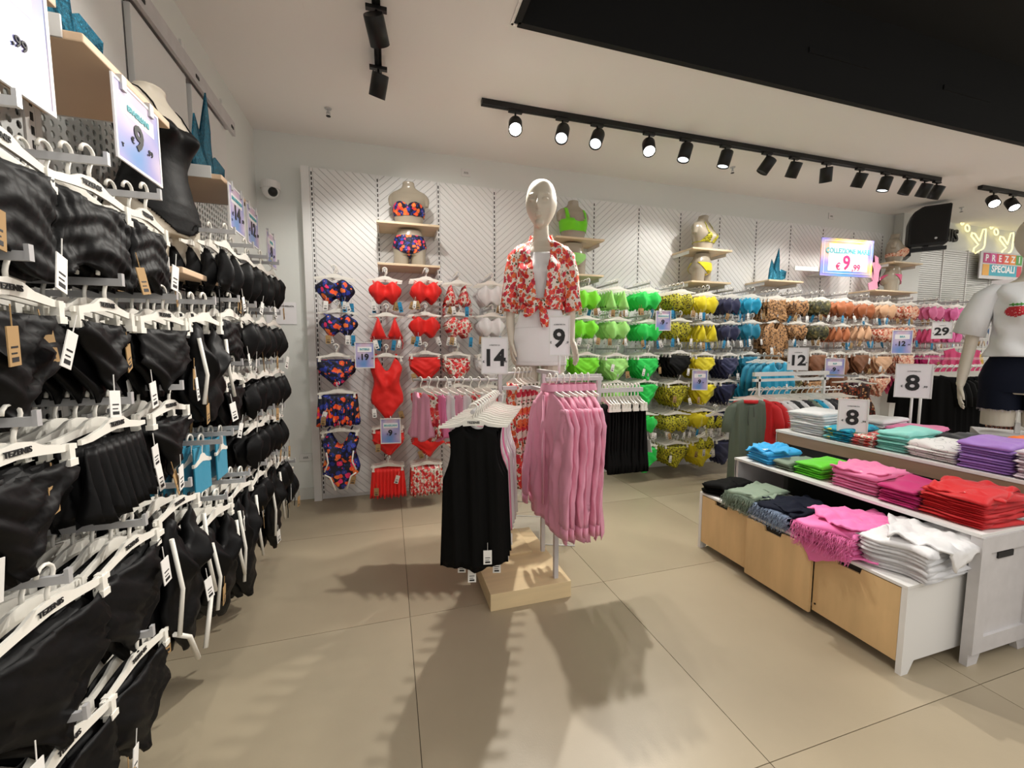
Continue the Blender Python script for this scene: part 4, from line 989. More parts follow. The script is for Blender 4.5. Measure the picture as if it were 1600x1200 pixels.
link('halter_string', finish(bm, 'halter_string', M['black_fabric'], smooth=True), _sw, (0, 0, -.66))
cutout('seaweed_cutout', SEAWEED, 'glitter', (-.66, 1.84, 1.776), R(80), 1.05, 'blue glitter seaweed cutout on the far left wall shelf', 'decoration')
cutout('seaweed_cutout', SEAWEED, 'glitter', (-.66, 1.10, 1.770), R(80), 1.0, 'blue glitter seaweed cutout above the BRASILIANI sign', 'decoration')
# hanging pastel signs on the left wall, facing the aisle (+X)
def lsign(y, z, wd, ht, main, sub, headt, label, x=-.553):
    e = price_sign((x, y, z), PI/2, wd, ht, main, sub, label, card='card', frame='cardwhite', head=headt, icon=True, big=.85, th=.002)
    for s in (-1, 1): link('clip', boxme('clip', M['rail'], (s*wd*.3-.008, s*wd*.3+.008, -.006, .006, ht-.02, ht+.012), .001), e)
    return e
lsign(1.225, 1.565, .185, .175, '9', ',99', 'BRASILIANI', 'pastel BRASILIANI sign reading 9,99 hanging under the left shelf')
lsign(.84, 1.555, .24, .22, '9', ',99', 'REGGISENI', 'large pastel 9,99 sign cut by the left edge of the photo')
lsign(1.885, 1.60, .165, .165, '14', ',99', 'BALCONCINO', 'pastel 14,99 sign under the far left shelf')
lsign(2.08, 1.595, .155, .165, '12', ',99', 'TRIANGOLO', 'pastel 12,99 sign beside the 14,99 one on the left wall')
lsign(2.37, 1.56, .165, .165, '9', ',99', 'FASCIA', 'pastel 9,99 sign nearest the corner camera')
lsign(1.13, .84, .14, .16, '19', ',98', 'INTERI', 'pastel 19,98 card low between the black swimsuits', x=-.62)
# left wall hooks: (y, z, tipx, kind, w, h, count, words)
TX = -.50
LEFT = [
 (.79, 1.51, 'r', .23, .15, 6), (.985, 1.51, 'r', .20, .14, 6), (1.17, 1.51, 'r', .18, .13, 5),
 (.575, 1.30, 'p', .22, .17, 5), (.785, 1.295, 'p', .22, .17, 9), (1.0, 1.29, 'p', .18, .15, 8), (1.215, 1.288, 'h', .19, .16, 8), (1.45, 1.30, 'o', .20, .30, 6),
 (.56, 1.06, 'h', .22, .17, 5), (.77, 1.055, 'p', .22, .16, 8), (1.0, 1.058, 's', .20, .14, 8), (1.213, 1.066, 'p', .17, .15, 6),
 (.56, .80, 'h', .22, .17, 5), (.80, .797, 'h', .24, .20, 7), (1.015, .80, 'h', .22, .20, 9), (1.222, .815, 'o', .19, .38, 4), (1.45, .70, 'o', .20, .32, 7),
 (.81, .555, 'h', .22, .20, 6), (1.01, .558, 'h', .20, .18, 5),
 (1.66, 1.56, 't', .20, .15, 4), (1.86, 1.56, 'b', .19, .145, 4), (2.06, 1.56, 'b', .19, .145, 4), (2.25, 1.57, 'b', .19, .145, 4),
 (1.66, 1.33, 'r', .20, .13, 4), (1.85, 1.33, 'b', .20, .145, 4), (2.04, 1.33, 'b', .20, .145, 4), (2.23, 1.33, 'b', .20, .145, 4),
 (1.66, 1.11, 'p', .19, .16, 4), (1.85, 1.10, 'n', .20, .145, 4), (2.04, 1.10, 'b', .20, .145, 4), (2.25, 1.10, 'b', .20, .145, 4),
 (1.86, .90, 'n', .20, .145, 4), (2.04, .90, 'b', .20, .145, 4), (2.23, .88, 't', .19, .15, 4),
 (1.67, .71, 'o', .19, .40, 6), (1.88, .69, 'b', .19, .12, 4), (2.05, .69, 'o', .19, .38, 4), (2.24, .66, 'b', .20, .145, 4), (2.4, .56, 't', .19, .15, 3),
]
zs_names = {1.5: 'top', 1.3: 'second', 1.05: 'third', .8: 'fourth', .55: 'fifth'}
ZU = {'fourth': .86}
def rown(z): return zs_names[min(zs_names, key=lambda a: abs(a-z))]
ys_all = sorted({round(a[0]*5) for a in LEFT}); 
for idx, (y, z, k, wd, h, n) in enumerate(LEFT):
    L = .33
    where = 'nearest the camera' if y < .65 else '%s from the camera' % ['first', 'second', 'third', 'fourth', 'fifth', 'sixth', 'seventh', 'eighth', 'ninth', 'tenth'][min(9, int(round((y-.79)/.2)))]
    hook_thing((LX+.006, y, z), PI/2, L+.006, 'metal hook of the left wall, %s, %s row' % (where, rown(z)+(' upper' if z > ZU.get(rown(z), 9) else '')), 'display hooks on the left wall')
    for q in range(n):
        x = LX+L-.016-q*(.031 if n > 4 else .045)
        hang(k, 'black_fabric', wd, h, (x, y, z), PI/2, 'black %s, %s, hook %s, %s row' % (WORDS[k], 'front one' if q == 0 else ORD[q]+' back', where, rown(z)+(' upper' if z > ZU.get(rown(z), 9) else '')), 'black %ss on the left wall' % WORDS[k],
             tags=(random.choice(['k', 'w', 'kw', 'W']) if q == 0 else random.choice(['', 'k', '', 'w'])), var=(idx+q) % 2, hw=wd+.015, brand=(q == 0 and y < 1.3), clips=k in 'phro', jit=1.2)
    if k == 'o':   # white foam shape strips on the front swimsuit
        for s in (-1, 1):
            bm = bmesh.new(); tube(bm, [(s*wd*.42, -.02, -.12), (s*wd*.36, -.03, -.12-h*.35), (s*wd*.5, -.03, -.12-h*.62)], .005, 6)
            if y < 1.3: tube(bm, [(s*wd*.5, -.02, -.1-h*.66), (s*wd*.28, -.03, -.1-h*.76), (s*wd*.10, -.03, -.1-h*.98)], .006, 6)
            o = link('foam_strip', finish(bm, 'foam_strip', M['hanger']), [ob for ob in COL.objects if ob.name.startswith('swimsuit')][-n])
# empty straight-arm hooks and turquoise-packed goggles pouches in the middle
for q, (y, z) in enumerate(((1.62, .888), (1.535, .885), (1.44, .878), (1.62, .70))):
    hook_thing((LX+.006, y, z), PI/2, .335, 'metal hook holding thin hanging packs on the left wall, %s one' % ORD[q], 'display hooks on the left wall')
pk = boxme('pouch', M['turq_dark'], (-.05, .05, -.002, .002, -.16, -.02), .001)
for q in range(18):
    o = link('swim_pouch', pk, None, (LX+.06+(q % 9)*.028, 1.45 if q < 9 else 1.60, .875), (0, 0, PI/2+random.uniform(-.1, .1))); tag(o, 'flat turquoise packet, %s on the %s pouch hook of the left wall' % (ORD[q % 9], 'nearer' if q < 9 else 'farther'), 'packet', 'turquoise packets on the left wall'); link('hanger', hanger(.11, False), o)
# colourful shorts at the bottom left corner of the picture
for q in range(3):
    hang('s', 'rosenude' if q else 'floralbrown', .22, .2, (-.53-.05*q, .585, .47), PI/2, 'orange and pink floral shorts, %s, lowest row of the left wall' % ORD[q], 'floral shorts', tags='')
hook_thing((LX+.006, .585, .47), PI/2, .336, 'lowest metal hook of the left wall holding floral shorts', 'display hooks on the left wall')
# ------------------------------------------------------------------ central rack
plinth = empty('rack_plinth', (.40, 1.66, 0), 0, 'low pale wooden plinth of the centre clothes rack', 'plinth')
link('plinth_box', boxme('plinth_box', M['plinthwood'], (0, .385, 0, .60, 0, .078), .002), plinth); link('plinth_light_slab', boxme('plinth_light_slab', M['plinthwood'], (.02, .30, .30, .58, .078, .09), .002), plinth)  # the thin upper slab shapes what is only light on the plinth
def post(bm, x, y, z0, z1, a=.010, b=.010): box(bm, x-a, x+a, y-b, y+b, z0, z1)
rack = empty('clothes_rack', (0, 0, .079), 0, 'pale grey metal four-way clothes rack standing on the wooden plinth', 'clothes rack')
zo = -.079
def rpart(name, *boxes):
    bm = bmesh.new()
    for b in boxes: box(bm, *b)
    return link(name, finish(bm, name, M['greymetal']), rack, (0, 0, zo))
RZ = 1.030
rpart('post', (.715, .735, 1.695, 1.715, .079, RZ+.0)); rpart('post', (.740, .760, 1.93, 1.95, .091, RZ))
rpart('post', (.555, .575, 2.10, 2.12, .091, 1.085))
rpart('top_bar', (.715, .735, 1.715, 1.95, RZ, RZ+.018)); rpart('shirt_bar', (.655, .93, 1.660, 1.676, RZ-.022, RZ-.006), (.715, .735, 1.676, 1.70, RZ-.022, RZ+.0)); rpart('top_bar', (.735, .925, 1.70, 1.714, RZ-.018, RZ+.004)); rpart('top_bar', (.58, .74, 2.10, 2.12, RZ-.1, RZ-.08), (.74, .76, 1.95, 2.12, RZ-.1, RZ-.08))
rpart('down_arm', (.925, .945, 1.70, 1.714, .90, RZ+.004)); rpart('side_arm', (.945, 1.17, 1.70, 1.716, .945, .965))
# slanted arm carrying the tank tops
A0, A1 = Vector((.565, 2.10, .93)), Vector((.290, 1.48, .93)); dA = (A1-A0).normalized()
bm = bmesh.new(); tube(bm, [A0+Vector((0, 0, -.014)), A1+Vector((0, 0, -.014))], .008, 8); link('front_arm', finish(bm, 'front_arm', M['greymetal']), rack, (0, 0, zo))
bm = bmesh.new(); tube(bm, [(.56, 2.12, .985), (.12, 2.24, .985)], .007, 8); link('rear_arm', finish(bm, 'rear_arm', M['greymetal']), rack, (0, 0, zo))
# black, pink, white tank tops
angA = math.atan2(dA.x, -dA.y)
seq = ['black_cotton']*3+['white_fabric', 'shirt_pink', 'white_fabric', 'pink', 'white_fabric', 'white_fabric', 'lavender', 'white_fabric', 'white_fabric']
NM = {'black_cotton': 'black', 'white_fabric': 'white', 'shirt_pink': 'pale pink', 'pink': 'bright pink', 'lavender': 'lavender'}
for q, mn in enumerate(seq):
    p = A1-dA*(.02+q*.046)
    ww = .235 if mn == 'black_cotton' else .20
    o = hang('a', mn, ww, .56 if mn == 'black_cotton' else .56, tuple(p), angA+R(10), '%s ribbed tank top, %s on the slanted arm of the centre rack' % (NM[mn], ORD[q]), 'tank tops on the centre rack', hw=.255, tags='', clips=False, brand=q == 0, jit=.6)
    if q in (0, 1, 2, 4, 7):
        for (tx, tz) in (((.05, -.54), ) if q == 0 else ((-.02, -.635),) if q == 1 else ((.07, -.625), (-.07, -.62)) if q == 2 else ((.09, -.62),)):
            t = link('price_tag', tag_me(.032, .055, M['tagw']), o, (tx, -.035, tz))
for q in range(9):
    p = Vector((.12, 2.24, .985))+Vector((.44, -.12, 0))*(q*.045+.04)/.44*.95
    mn = ['shirt_pink', 'rosered', 'pink', 'white_fabric', 'shirt_pink', 'white_fabric', 'rosered', 'white_fabric', 'rosered'][q]
    hang('a', mn, .20, .26, tuple(p), R(-60), '%s top, %s on the rear arm of the centre rack' % (NM.get(mn, 'rose print'), ORD[q]), 'tops on the rear arm', tags='', clips=False)
# long rose print trousers hanging behind the tank tops
for q in range(5):
    hang('f', 'rosebig', .15, .58, (.66+q*.030, 2.16+q*.02, 1.03), R(-70), 'long rose print beach trousers, %s left of the mannequin leg' % ORD[q], 'rose print trousers', tags='w' if q == 1 else '', hw=.16)
bm = bmesh.new(); tube(bm, [(.56, 2.12, 1.016), (.80, 2.27, 1.016)], .006, 8); link('trouser_arm', finish(bm, 'trouser_arm', M['greymetal']), rack, (0, 0, zo))
for q, (mn, wd2) in enumerate((('rosebig', 'rose print'), ('emerald', 'green'), ('rosebig', 'dark rose print'))):
    hang('f', mn, .10, .56, (.90+q*.012, 2.04+q*.03, .965), R(-60), '%s long garment hanging between mannequin legs and pink shirts, %s one' % (wd2, ORD[q]), 'long garments behind the pink shirts', tags='', hw=.12)
bm = bmesh.new(); tube(bm, [(.76, 1.95, .95), (.94, 2.08, .95)], .006, 8); link('inner_arm', finish(bm, 'inner_arm', M['greymetal']), rack, (0, 0, zo))
# pink linen shirts with long sleeves
def shirt_me(rnd):
    bm = bmesh.new(); top = -.058; h = .17; L = .60; ph = rnd.uniform(0, 6)
    def zt(u): a = abs(u); return top-.012*(a < .25)*(1-a/.25)-.075*max(0, (a-.26)/.74)**1.2
    fo = lambda x, z: min(1, (top-z)/.2)*(.036*noise.noise(Vector((x*11+ph, z*3, ph)))+.020*noise.noise(Vector((x*30+ph, z*11+x*8, ph))))
    shell(bm, lambda v: h*(1+.16*v), zt, lambda u: top-L+.03*math.cos(u*PI)*.6, lambda u, v: .012+.012*v, lambda u, v: .012+.01*v, 30, 30, fo)
    for s in (-1, 1):
        pts = [(s*h*.80, 0, top-.065), (s*(h+.0), 0, top-.13), (s*(h+.020), -.012, top-.28), (s*(h+.035), -.03, top-.42), (s*(h+.04), -.03, top-.53)]
        rd = [.040, .048, .046, .042, .036]; P2 = []
        for i_ in range(4):
            for k in range(5): t = k/5; P2.append(([pts[i_][c]*(1-t)+pts[i_+1][c]*t for c in range(3)], rd[i_]*(1-t)+rd[i_+1]*t))
        P2.append((pts[-1], rd[-1])); rings = []
        for (p, r_) in P2:
            rings.append([(p[0]+math.cos(k*PI/9)*r_*.95*(1+.45*noise.noise(Vector((k*.7, p[2]*16, ph+s)))), p[1]+math.sin(k*PI/9)*r_*.26*(1+.9*noise.noise(Vector((k*.7, p[2]*16, ph+9+s)))), p[2]) for k in range(18)])
        loft(bm, rings)
        loft(bm, [[(pts[-1][0]+math.cos(k*PI/8)*r_*.85, pts[-1][1]+math.sin(k*PI/8)*r_*.28, z) for k in range(16)] for r_, z in ((.037, top-.53), (.036, top-.575))])
    # collar stand and fall
    loft(bm, [[(.05*math.cos(k*PI/8), .030*math.sin(k*PI/8), z) for k in range(16)] for z in (top-.005, top+.028)], cap=False)
    loft(bm, [[(r_*math.cos(k*PI/8), r_*.62*math.sin(k*PI/8), z) for k in range(16)] for r_, z in ((.05, top+.028), (.062, top+.0))], cap=False)
    # yoke seam and placket
    box(bm, -.010, .010, -.030, -.024, top-L*.85, top-.02)
    return finish(bm, 'linen_shirt', M['shirt_pink'], smooth=True)
sm = [shirt_me(random.Random(k)) for k in range(7)]
for q in range(7):
    o = link('linen_shirt', sm[q], None, (.672+q*.031, 1.668, RZ-.004), (0, 0, R(-84-q*2.5)+random.uniform(-.05, .05))); tag(o, 'pale pink long-sleeved linen shirt, %s from the left on the centre rack' % (ORD[q] if q else 'first'), 'shirt', 'pale pink shirts on the centre rack')
    link('hanger', hanger(.27, False), o)
    if q == 6: link('price_tag', TAGS['w'], o, (.10, -.05, -.14))
# black shorts with clips on the side arm
for q in range(11):
    hang('s', 'black_cotton', .17, .30, (.962+q*.0185, 1.708, .968), R(78), 'black elastic shorts, %s from the left on the side arm of the centre rack' % (ORD[q] if q else 'first'), 'black shorts on the centre rack', hw=.19, tags='w' if q in (3, 10) else '', jit=1.2)
price_sign((.522, 2.05, 1.020), R(-14), .138, .190, '14', ',99', 'white framed sign reading 14,99 above the centre rack', pole=0)
link('sign_clip', boxme('sign_clip', M['whitemetal'], (.50, .58, 2.10, 2.115, 1.06-.079, 1.085-.079)), rack)
price_sign((.800, 1.86, 1.115), R(-24), .102, .195, '9', ',99', 'white framed sign reading 9,99 before the mannequin skirt', pole=.085, base=False)
# ------------------------------------------------------------------ right display tables
FX = 1.70
t1 = empty('drawer_bench', (FX, .90, 0), 0, 'low white display bench with three plywood drawers', 'display bench')
Y0, Y1 = 0, .99; D1 = .30; HT1 = .318
def endpanel(name, par, y, D, H, inset=0):
    pts = [(0, 0), (.035, 0), (.062, .045), (D-.062, .045), (D-.035, 0), (D, 0), (D, H), (0, H)]
    bm = bmesh.new(); prism(bm, pts, y, y+.018, 'y'); return link(name, finish(bm, name, M['whitemetal']), par)
endpanel('end_panel', t1, 0, D1+.15, HT1); endpanel('end_panel', t1, .975, D1+.15, HT1)
link('top_board', boxme('top_board', M['whitemetal'], (.0, D1+.15, .0, .993, HT1, HT1+.012), .0015), t1)
link('bottom_board', boxme('bottom_board', M['whitemetal'], (.02, D1+.14, .018, .975, .045, .06)), t1)
link('back_board', boxme('back_board', M['whitemetal'], (D1+.12, D1+.13, .018, .975, .06, HT1)), t1)
db = [(.020, .322), (.326, .654), (.658, .973)]
for q, (a, b) in enumerate(db):
    xo = -.014 if q == 1 else 0.002
    bm = bmesh.new(); zt_ = HT1-.004; zb_ = .030 if q == 1 else .042; c = (a+b)/2+.02
    prism(bm, [(a, zb_), (b, zb_), (b, zt_), (c+.045, zt_), (c+.040, zt_-.022), (c-.040, zt_-.022), (c-.045, zt_), (a, zt_)], xo, xo+.014, 'x')
    d = link('drawer', finish(bm, 'drawer', M['ply']), t1); d['label'] = 'plywood drawer front, %s' % ('slightly pulled out' if q == 1 else 'closed flush')
    link('handle_cutout', boxme('handle_cutout', M['slot'], (xo+.010, xo+.018, c-.05, c+.05, zt_-.026, zt_+.001)), d)
    if q == 0:
        bm = bmesh.new(); bmesh.ops.create_cone(bm, cap_ends=True, segments=12, radius1=.004, radius2=.004, depth=.003, matrix=Matrix.Translation((xo-.001, b-.012, .075)) @ Matrix.Rotation(PI/2, 4, 'Y')); link('screw', finish(bm, 'screw', M['blackmetal']), d)
def frame_table(x0, y0, y1, depth, H, label, topm='whitemetal', frontlip=.0, th=.014):
    e = empty('display_table', (x0, y0, 0), 0, label, 'display table'); Ly = y1-y0
    link('top_board', boxme('top_board', M[topm], (-.004, depth, -.006, Ly+.006, H-th, H), .002), e)
    for y in (0, Ly-.022):
        bm = bmesh.new()
        prism(bm, [(0, 0), (.055, 0), (.075, .05), (depth-.075, .05), (depth-.055, 0), (depth, 0), (depth, H-th), (0, H-th)], y, y+.022, 'y')
        link('end_frame', finish(bm, 'end_frame', M['greymetal']), e)
        yy = (y-.004, y) if y == 0 else (y+.022, y+.026)
        bm = bmesh.new()
        for d in ((.0, .055, .05, H-th), (depth-.055, depth, .05, H-th), (.055, depth-.055, H-th-.06, H-th), (.055, depth-.055, .05, .11)): box(bm, d[0], d[1], yy[0]-.006, yy[1], d[2], d[3])
        link('frame_rail', finish(bm, 'frame_rail', M['greymetal']), e)
        if y == 0: link('vent_slot', boxme('vent_slot', M['slot'], (.11, .20, -.005, 0, H-.105, H-.082)), e)
    return e
frame_table(1.98, .86, 1.925, .36, .50, 'middle grey-white display table behind the drawer bench')
e3 = frame_table(2.35, .80, 1.975, .75, .64, 'tall rear display table stacked with folded tee shirts', th=.016)
M['apron'] = mat('apron_wood_shaded', '#8e7560', .5, var=.08, vscale=3, stretch=(1, 2, 12))  # wood colour darkened for the shadow the apron lies in
link('front_apron', boxme('front_apron', M['apron'], (-.002, .012, 0, 1.17, .565, .624)), e3)
link('under_table_dark', boxme('under_table_dark', M['slot'], (.02, .03, .02, 1.15, .02, .565)), e3)  # added black sheet standing for the shade under the table top
# ------------------------------------------------------------------ folded stacks
def folded_me(wy, dx, t, m, rnd, rough=1.0, nx=14, ny=14, shape='tee'):
    """one folded garment lying flat: x 0..dx, y 0..wy, rounded rolled edges and creases"""
    bm = bmesh.new(); T, B = {}, {}; ph = rnd.uniform(0, 6); sd = rnd.uniform(0, 99)
    for i in range(nx+1):
        for j in range(ny+1):
            u = i/nx; v = j/ny
            x = u*dx; y = v*wy
            if shape == 'shorts': y = wy/2+(y-wy/2)*(1.0-.18*u+.0); x += .02*math.sin(v*PI*2)*(u < .5)
            nz = noise.noise(Vector((x*22+sd, y*14, sd)))
            n2 = noise.noise(Vector((x*6+sd, y*6, sd+5)))
            ex = noise.noise(Vector((y*16+sd, 3, sd)))*.010*rough; ey = noise.noise(Vector((x*16+sd, 7, sd)))*.010*rough
            if i in (0, nx): x += ex
            if j in (0, ny): y += ey
            eu = min(u, 1-u)*nx; ev = min(v, 1-v)*ny; e = min(1, (min(eu, ev)+.0)/1.5)
            top = t*(.50+.5*e**.5)+(nz*.005+n2*.012)*rough*e
            edge = i in (0, nx) or j in (0, ny)
            T[i, j] = bm.verts.new((x, y, max(.001, top if not edge else t*.5)))
            B[i, j] = T[i, j] if edge else bm.verts.new((x, y, .0006))
    for i in range(nx):
        for j in range(ny):
            for G in (T, B):
                try: bm.faces.new((G[i, j], G[i+1, j], G[i+1, j+1], G[i, j+1])).smooth = True
                except ValueError: pass
    return finish(bm, 'folded', m)
def stack(x, y, z, wy, dx, n, t, mn, colour, where, rz=0, name='folded_tee_shirt', cat='t-shirt', word='tee shirt', toprough=1.6, jit=.006, shape='tee', mats=None, overhang=0, ticket=False, fringe=None):
    rnd = random.Random(where+colour); base = z+.001
    c = math.cos(rz); s = math.sin(rz)
    vars_ = {}
    for q in range(n):
        m_ = mats[q % len(mats)] if mats else mn
        topq = q == n-1
        key = (m_, 'top' if topq else q % 2)
        if key not in vars_: vars_[key] = folded_me(wy, dx, t*(1.9 if topq else 1.15), M[m_], rnd, toprough if topq else 1.0, shape=shape, nx=18 if topq else 12, ny=18 if topq else 12)
        ox, oy = rnd.uniform(-jit, jit), rnd.uniform(-jit, jit)
        o = link(name, vars_[key], None, (x-(dx*c-wy*s)/2+ox, y-(dx*s+wy*c)/2+oy, base+q*t), (rnd.uniform(-.015, .015), -.06*q/n+rnd.uniform(-.01, .01), rz+rnd.uniform(-.06, .06)))
        pos = 'topmost' if topq else ('lowest' if q == 0 else ORD[q]+' up')
        tag(o, '%s folded %s, %s, %s' % (colour, word, pos, where), cat, '%s %ss %s' % (colour, word, where))
        if topq and ticket:
            link('size_sticker', boxme('size_sticker', M['tagw'], (dx*.15, dx*.32, wy*.25, wy*.48, t*1.9+.001, t*1.9+.0025)), o)
        if fringe and (topq or q % 2 == 0):
            bm = bmesh.new()
            for k in range(150):
                yy = rnd.uniform(.0, wy); L = rnd.uniform(.015, .045); xx = rnd.uniform(-.004, .01)
                tube(bm, [(xx+.006, yy, t*.9), (xx-L*.5, yy+rnd.uniform(-.01, .01), t*1.0), (xx-L, yy+rnd.uniform(-.014, .014), t*.2-L*.4)], .0009, 3)
            tag(link('fringe', finish(bm, 'fringe', M[fringe]), o), kind='stuff')
Z1 = HT1+.013
SH = dict(name='folded_shorts', cat='shorts', word='shorts', shape='shorts')
stack(1.845, 1.815, Z1, .15, .25, 4, .011, 'black_cotton', 'black', 'at the far end of the drawer bench', **SH)
stack(1.845, 1.64, Z1, .17, .26, 6, .011, 'sage', 'sage green', 'on the drawer bench', toprough=1.2, fringe='sage', rz=R(4), **SH)
stack(1.855, 1.435, Z1, .20, .27, 5, .012, 'dark_denim', 'dark blue denim', 'on the drawer bench', toprough=1.6, fringe='fray', rz=R(-5), **SH)
stack(1.835, 1.20, Z1, .23, .30, 5, .016, 'candy', 'candy pink', 'on the drawer bench', toprough=1.6, rz=R(6), fringe='candy', **SH)
stack(1.875, .985, Z1, .22, .27, 9, .0115, 'white_fabric', 'white', 'at the near end of the drawer bench', toprough=2.6, **SH)
# draped pair of pink shorts over the drawer front and crumpled white pair
Z2 = .5015
stack(2.12, 1.80, Z2, .18, .22, 4, .014, 'skyblue', 'sky blue', 'at the far end of the middle table', rz=R(-8), toprough=2.4, ticket=True)
stack(2.14, 1.66, Z2, .10, .24, 3, .011, 'sage', 'sage', 'behind the sky blue stack', rz=R(0), jit=.01)
stack(2.14, 1.53, Z2, .15, .22, 5, .011, 'lime', 'lime green', 'on the middle table', rz=R(0))
stack(2.14, 1.315, Z2, .20, .24, 6, .0125, 'pink', 'rose pink', 'on the middle table', toprough=1.7, rz=R(2), ticket=True)
stack(2.13, 1.13, Z2, .145, .24, 7, .0095, 'magenta', 'magenta', 'between the rose pink and red stacks', jit=.007)
stack(2.14, .965, Z2, .20, .26, 11, .0085, 'crimson', 'bright red', 'at the near end of the middle table', toprough=2.2, ticket=True)
Z3 = .6415
stack(2.50, 1.82, Z3, .22, .24, 9, .0135, 'whitetie', 'plain white', 'at the far end of the rear table', toprough=1.4)
stack(2.47, 1.63, Z3, .15, .22, 6, .010, 'lemon', 'turquoise and lemon print', 'on the rear table')
stack(2.47, 1.50, Z3, .11, .22, 5, .009, 'rosered', 'red print', 'behind the near 8,99 sign pole')
stack(2.50, 1.385, Z3, .14, .24, 7, .012, 'mint', 'mint tie-dye', 'on the rear table', mats=['mint', 'mint', 'tiedye'])
stack(2.48, 1.22, Z3, .19, .24, 5, .011, 'stripe', 'white drawing print', 'on the rear table', toprough=1.6)
stack(2.48, 1.04, Z3, .17, .25, 9, .0115, 'purple', 'lilac purple', 'on the rear table', rz=R(0))
stack(2.46, .875, Z3, .15, .22, 10, .0105, 'lavender', 'pale lavender', 'cut by the right edge on the rear table')
stack(2.84, 1.72, Z3, .20, .22, 7, .011, 'white_fabric', 'bright white', 'in the rear row behind the plain white stack')
stack(2.84, 1.52, Z3, .20, .22, 5, .011, 'charcoal', 'black and pink', 'in the rear row of the rear table', mats=['charcoal', 'pink', 'charcoal'])
stack(2.86, 1.28, Z3, .20, .22, 4, .011, 'black_cotton', 'black striped', 'in the rear row of the rear table', mats=['black_cotton', 'hotpink', 'stripe', 'charcoal'])
stack(2.86, 1.03, Z3, .24, .24, 7, .012, 'orange', 'bright orange', 'in the rear row of the rear table')
def drape(cx, cy, lx, ly, rz, z0, mn, label, name, cat, xe=None, ye=None, rough=1.0, n=26, t=.006):
    bm = bmesh.new(); T = {}; c, s_ = math.cos(rz), math.sin(rz); sd = len(label)
    for i in range(n+1):
        for j in range(n+1):
            a = (i/n-.5)*lx; b = (j/n-.5)*ly
            a += .012*noise.noise(Vector((b*20, i, sd)))*(i in (0, n)); b += .012*noise.noise(Vector((a*20, j, sd)))*(j in (0, n))
            x = cx+a*c-b*s_; y = cy+a*s_+b*c; z = z0+rough*(.014*noise.noise(Vector((a*16+sd, b*16, 0)))+.009*noise.noise(Vector((a*36+sd, b*30, 0))))
            k = .007*noise.noise(Vector((a*22, b*22, sd+3)))
            if xe is not None and x < xe: z = z0-(xe-x)+k; x = xe-.012-abs(k)
            if ye is not None and y < ye: z = min(z, z0)-(ye-y)*.9+k; y = ye-.012-abs(k)*1.5
            T[i, j] = bm.verts.new((x-cx, y-cy, z-z0))
    for i in range(n):
        for j in range(n): bm.faces.new((T[i, j], T[i+1, j], T[i+1, j+1], T[i, j+1])).smooth = True
    bmesh.ops.recalc_face_normals(bm, faces=bm.faces); bmesh.ops.solidify(bm, geom=bm.faces[:], thickness=t)
    return tag(link(name, finish(bm, name, M[mn], smooth=True), None, (cx, cy, z0)), label, cat)
drape(1.80, 1.19, .30, .25, R(28), Z1+.012, 'candy', 'candy pink shorts hanging over the drawer front under the pink stack', 'folded_shorts', 'shorts', xe=FX-.002)
drape(1.86, 1.17, .27, .22, R(-24), Z1+.112, 'candy', 'rumpled candy pink shorts thrown on top of the pink stack', 'folded_shorts', 'shorts', rough=1.5)
drape(1.92, .96, .27, .24, R(30), Z1+.126, 'white_fabric', 'crumpled white shorts thrown over the white stack at the bench end', 'folded_shorts', 'shorts', ye=.875, rough=2.2)
drape(2.12, 1.81, .22, .20, R(25), Z2+.075, 'skyblue', 'rumpled sky blue tee thrown on the sky blue stack', 'folded_tee_shirt', 't-shirt', rough=1.8)
drape(2.16, .97, .25, .20, R(14), Z2+.112, 'crimson', 'rumpled bright red tee on top of the red stack', 'folded_tee_shirt', 't-shirt', rough=1.3)
drape(2.14, 1.32, .23, .20, R(10), Z2+.092, 'pink', 'loosely laid rose pink tee on top of the rose pink stack', 'folded_tee_shirt', 't-shirt', rough=1.2)
drape(1.87, 1.44, .24, .19, R(-16), Z1+.073, 'dark_denim', 'unfolded dark denim shorts lying on the denim stack', 'folded_shorts', 'shorts', rough=1.2)
drape(1.86, 1.63, .24, .17, R(18), Z1+.078, 'sage', 'loosely laid sage green shorts on top of the sage stack', 'folded_shorts', 'shorts', rough=.9)
price_sign((2.40, 1.573, .70), R(-50), .130, .180, '8', ',99', 'white framed sign reading 8,99 in front of the rear table', pole=.196, base=True)
price_sign((3.02, 1.66, .855), R(-58), .165, .205, '8', ',99', 'white framed sign reading 8,99 on the rear table behind the shirts', pole=.21)
# ------------------------------------------------------------------ rack behind the tables
rk = empty('clothes_rack', (2.3, 2.40, 0), 0, 'white clothes rail behind the display tables holding the green kaftan', 'clothes rack')
link('top_bar', boxme('top_bar', M['whitemetal'], (.30, 1.05, -.01, .01, .905, .925)), rk); link('perforated_bar', boxme('perforated_bar', M['whitemetal'], (.30, 1.05, -.012, .012, .945, .975)), rk)
for x in (.34, 1.0): link('post', boxme('post', M['whitemetal'], (x, x+.02, -.01, .01, .02, .945)), rk)
link('foot_bar', boxme('foot_bar', M['whitemetal'], (.28, 1.07, -.18, .18, .0, .02)), rk)
bm = bmesh.new(); tube(bm, [(.26, 0, .845), (1.08, 0, .845)], .008, 8); link('hang_bar', finish(bm, 'hang_bar', M['whitemetal']), rk)
link('bar_link', boxme('bar_link', M['whitemetal'], (.34, .36, -.006, .006, .845, .905)), rk)
hang('T', 'kaftan', .26, .62, (2.56, 2.38, .84), R(-25), 'grey green kaftan with a tied neck on the rail behind the tables', 'kaftan', tags='', clips=False, hw=.3, jit=0)
bm = bmesh.new(); loft(bm, [[(.055*math.cos(k*PI/8), .012+.03*math.sin(k*PI/8), z) for k in range(16)] for z in (-.085, -.062)], cap=True)
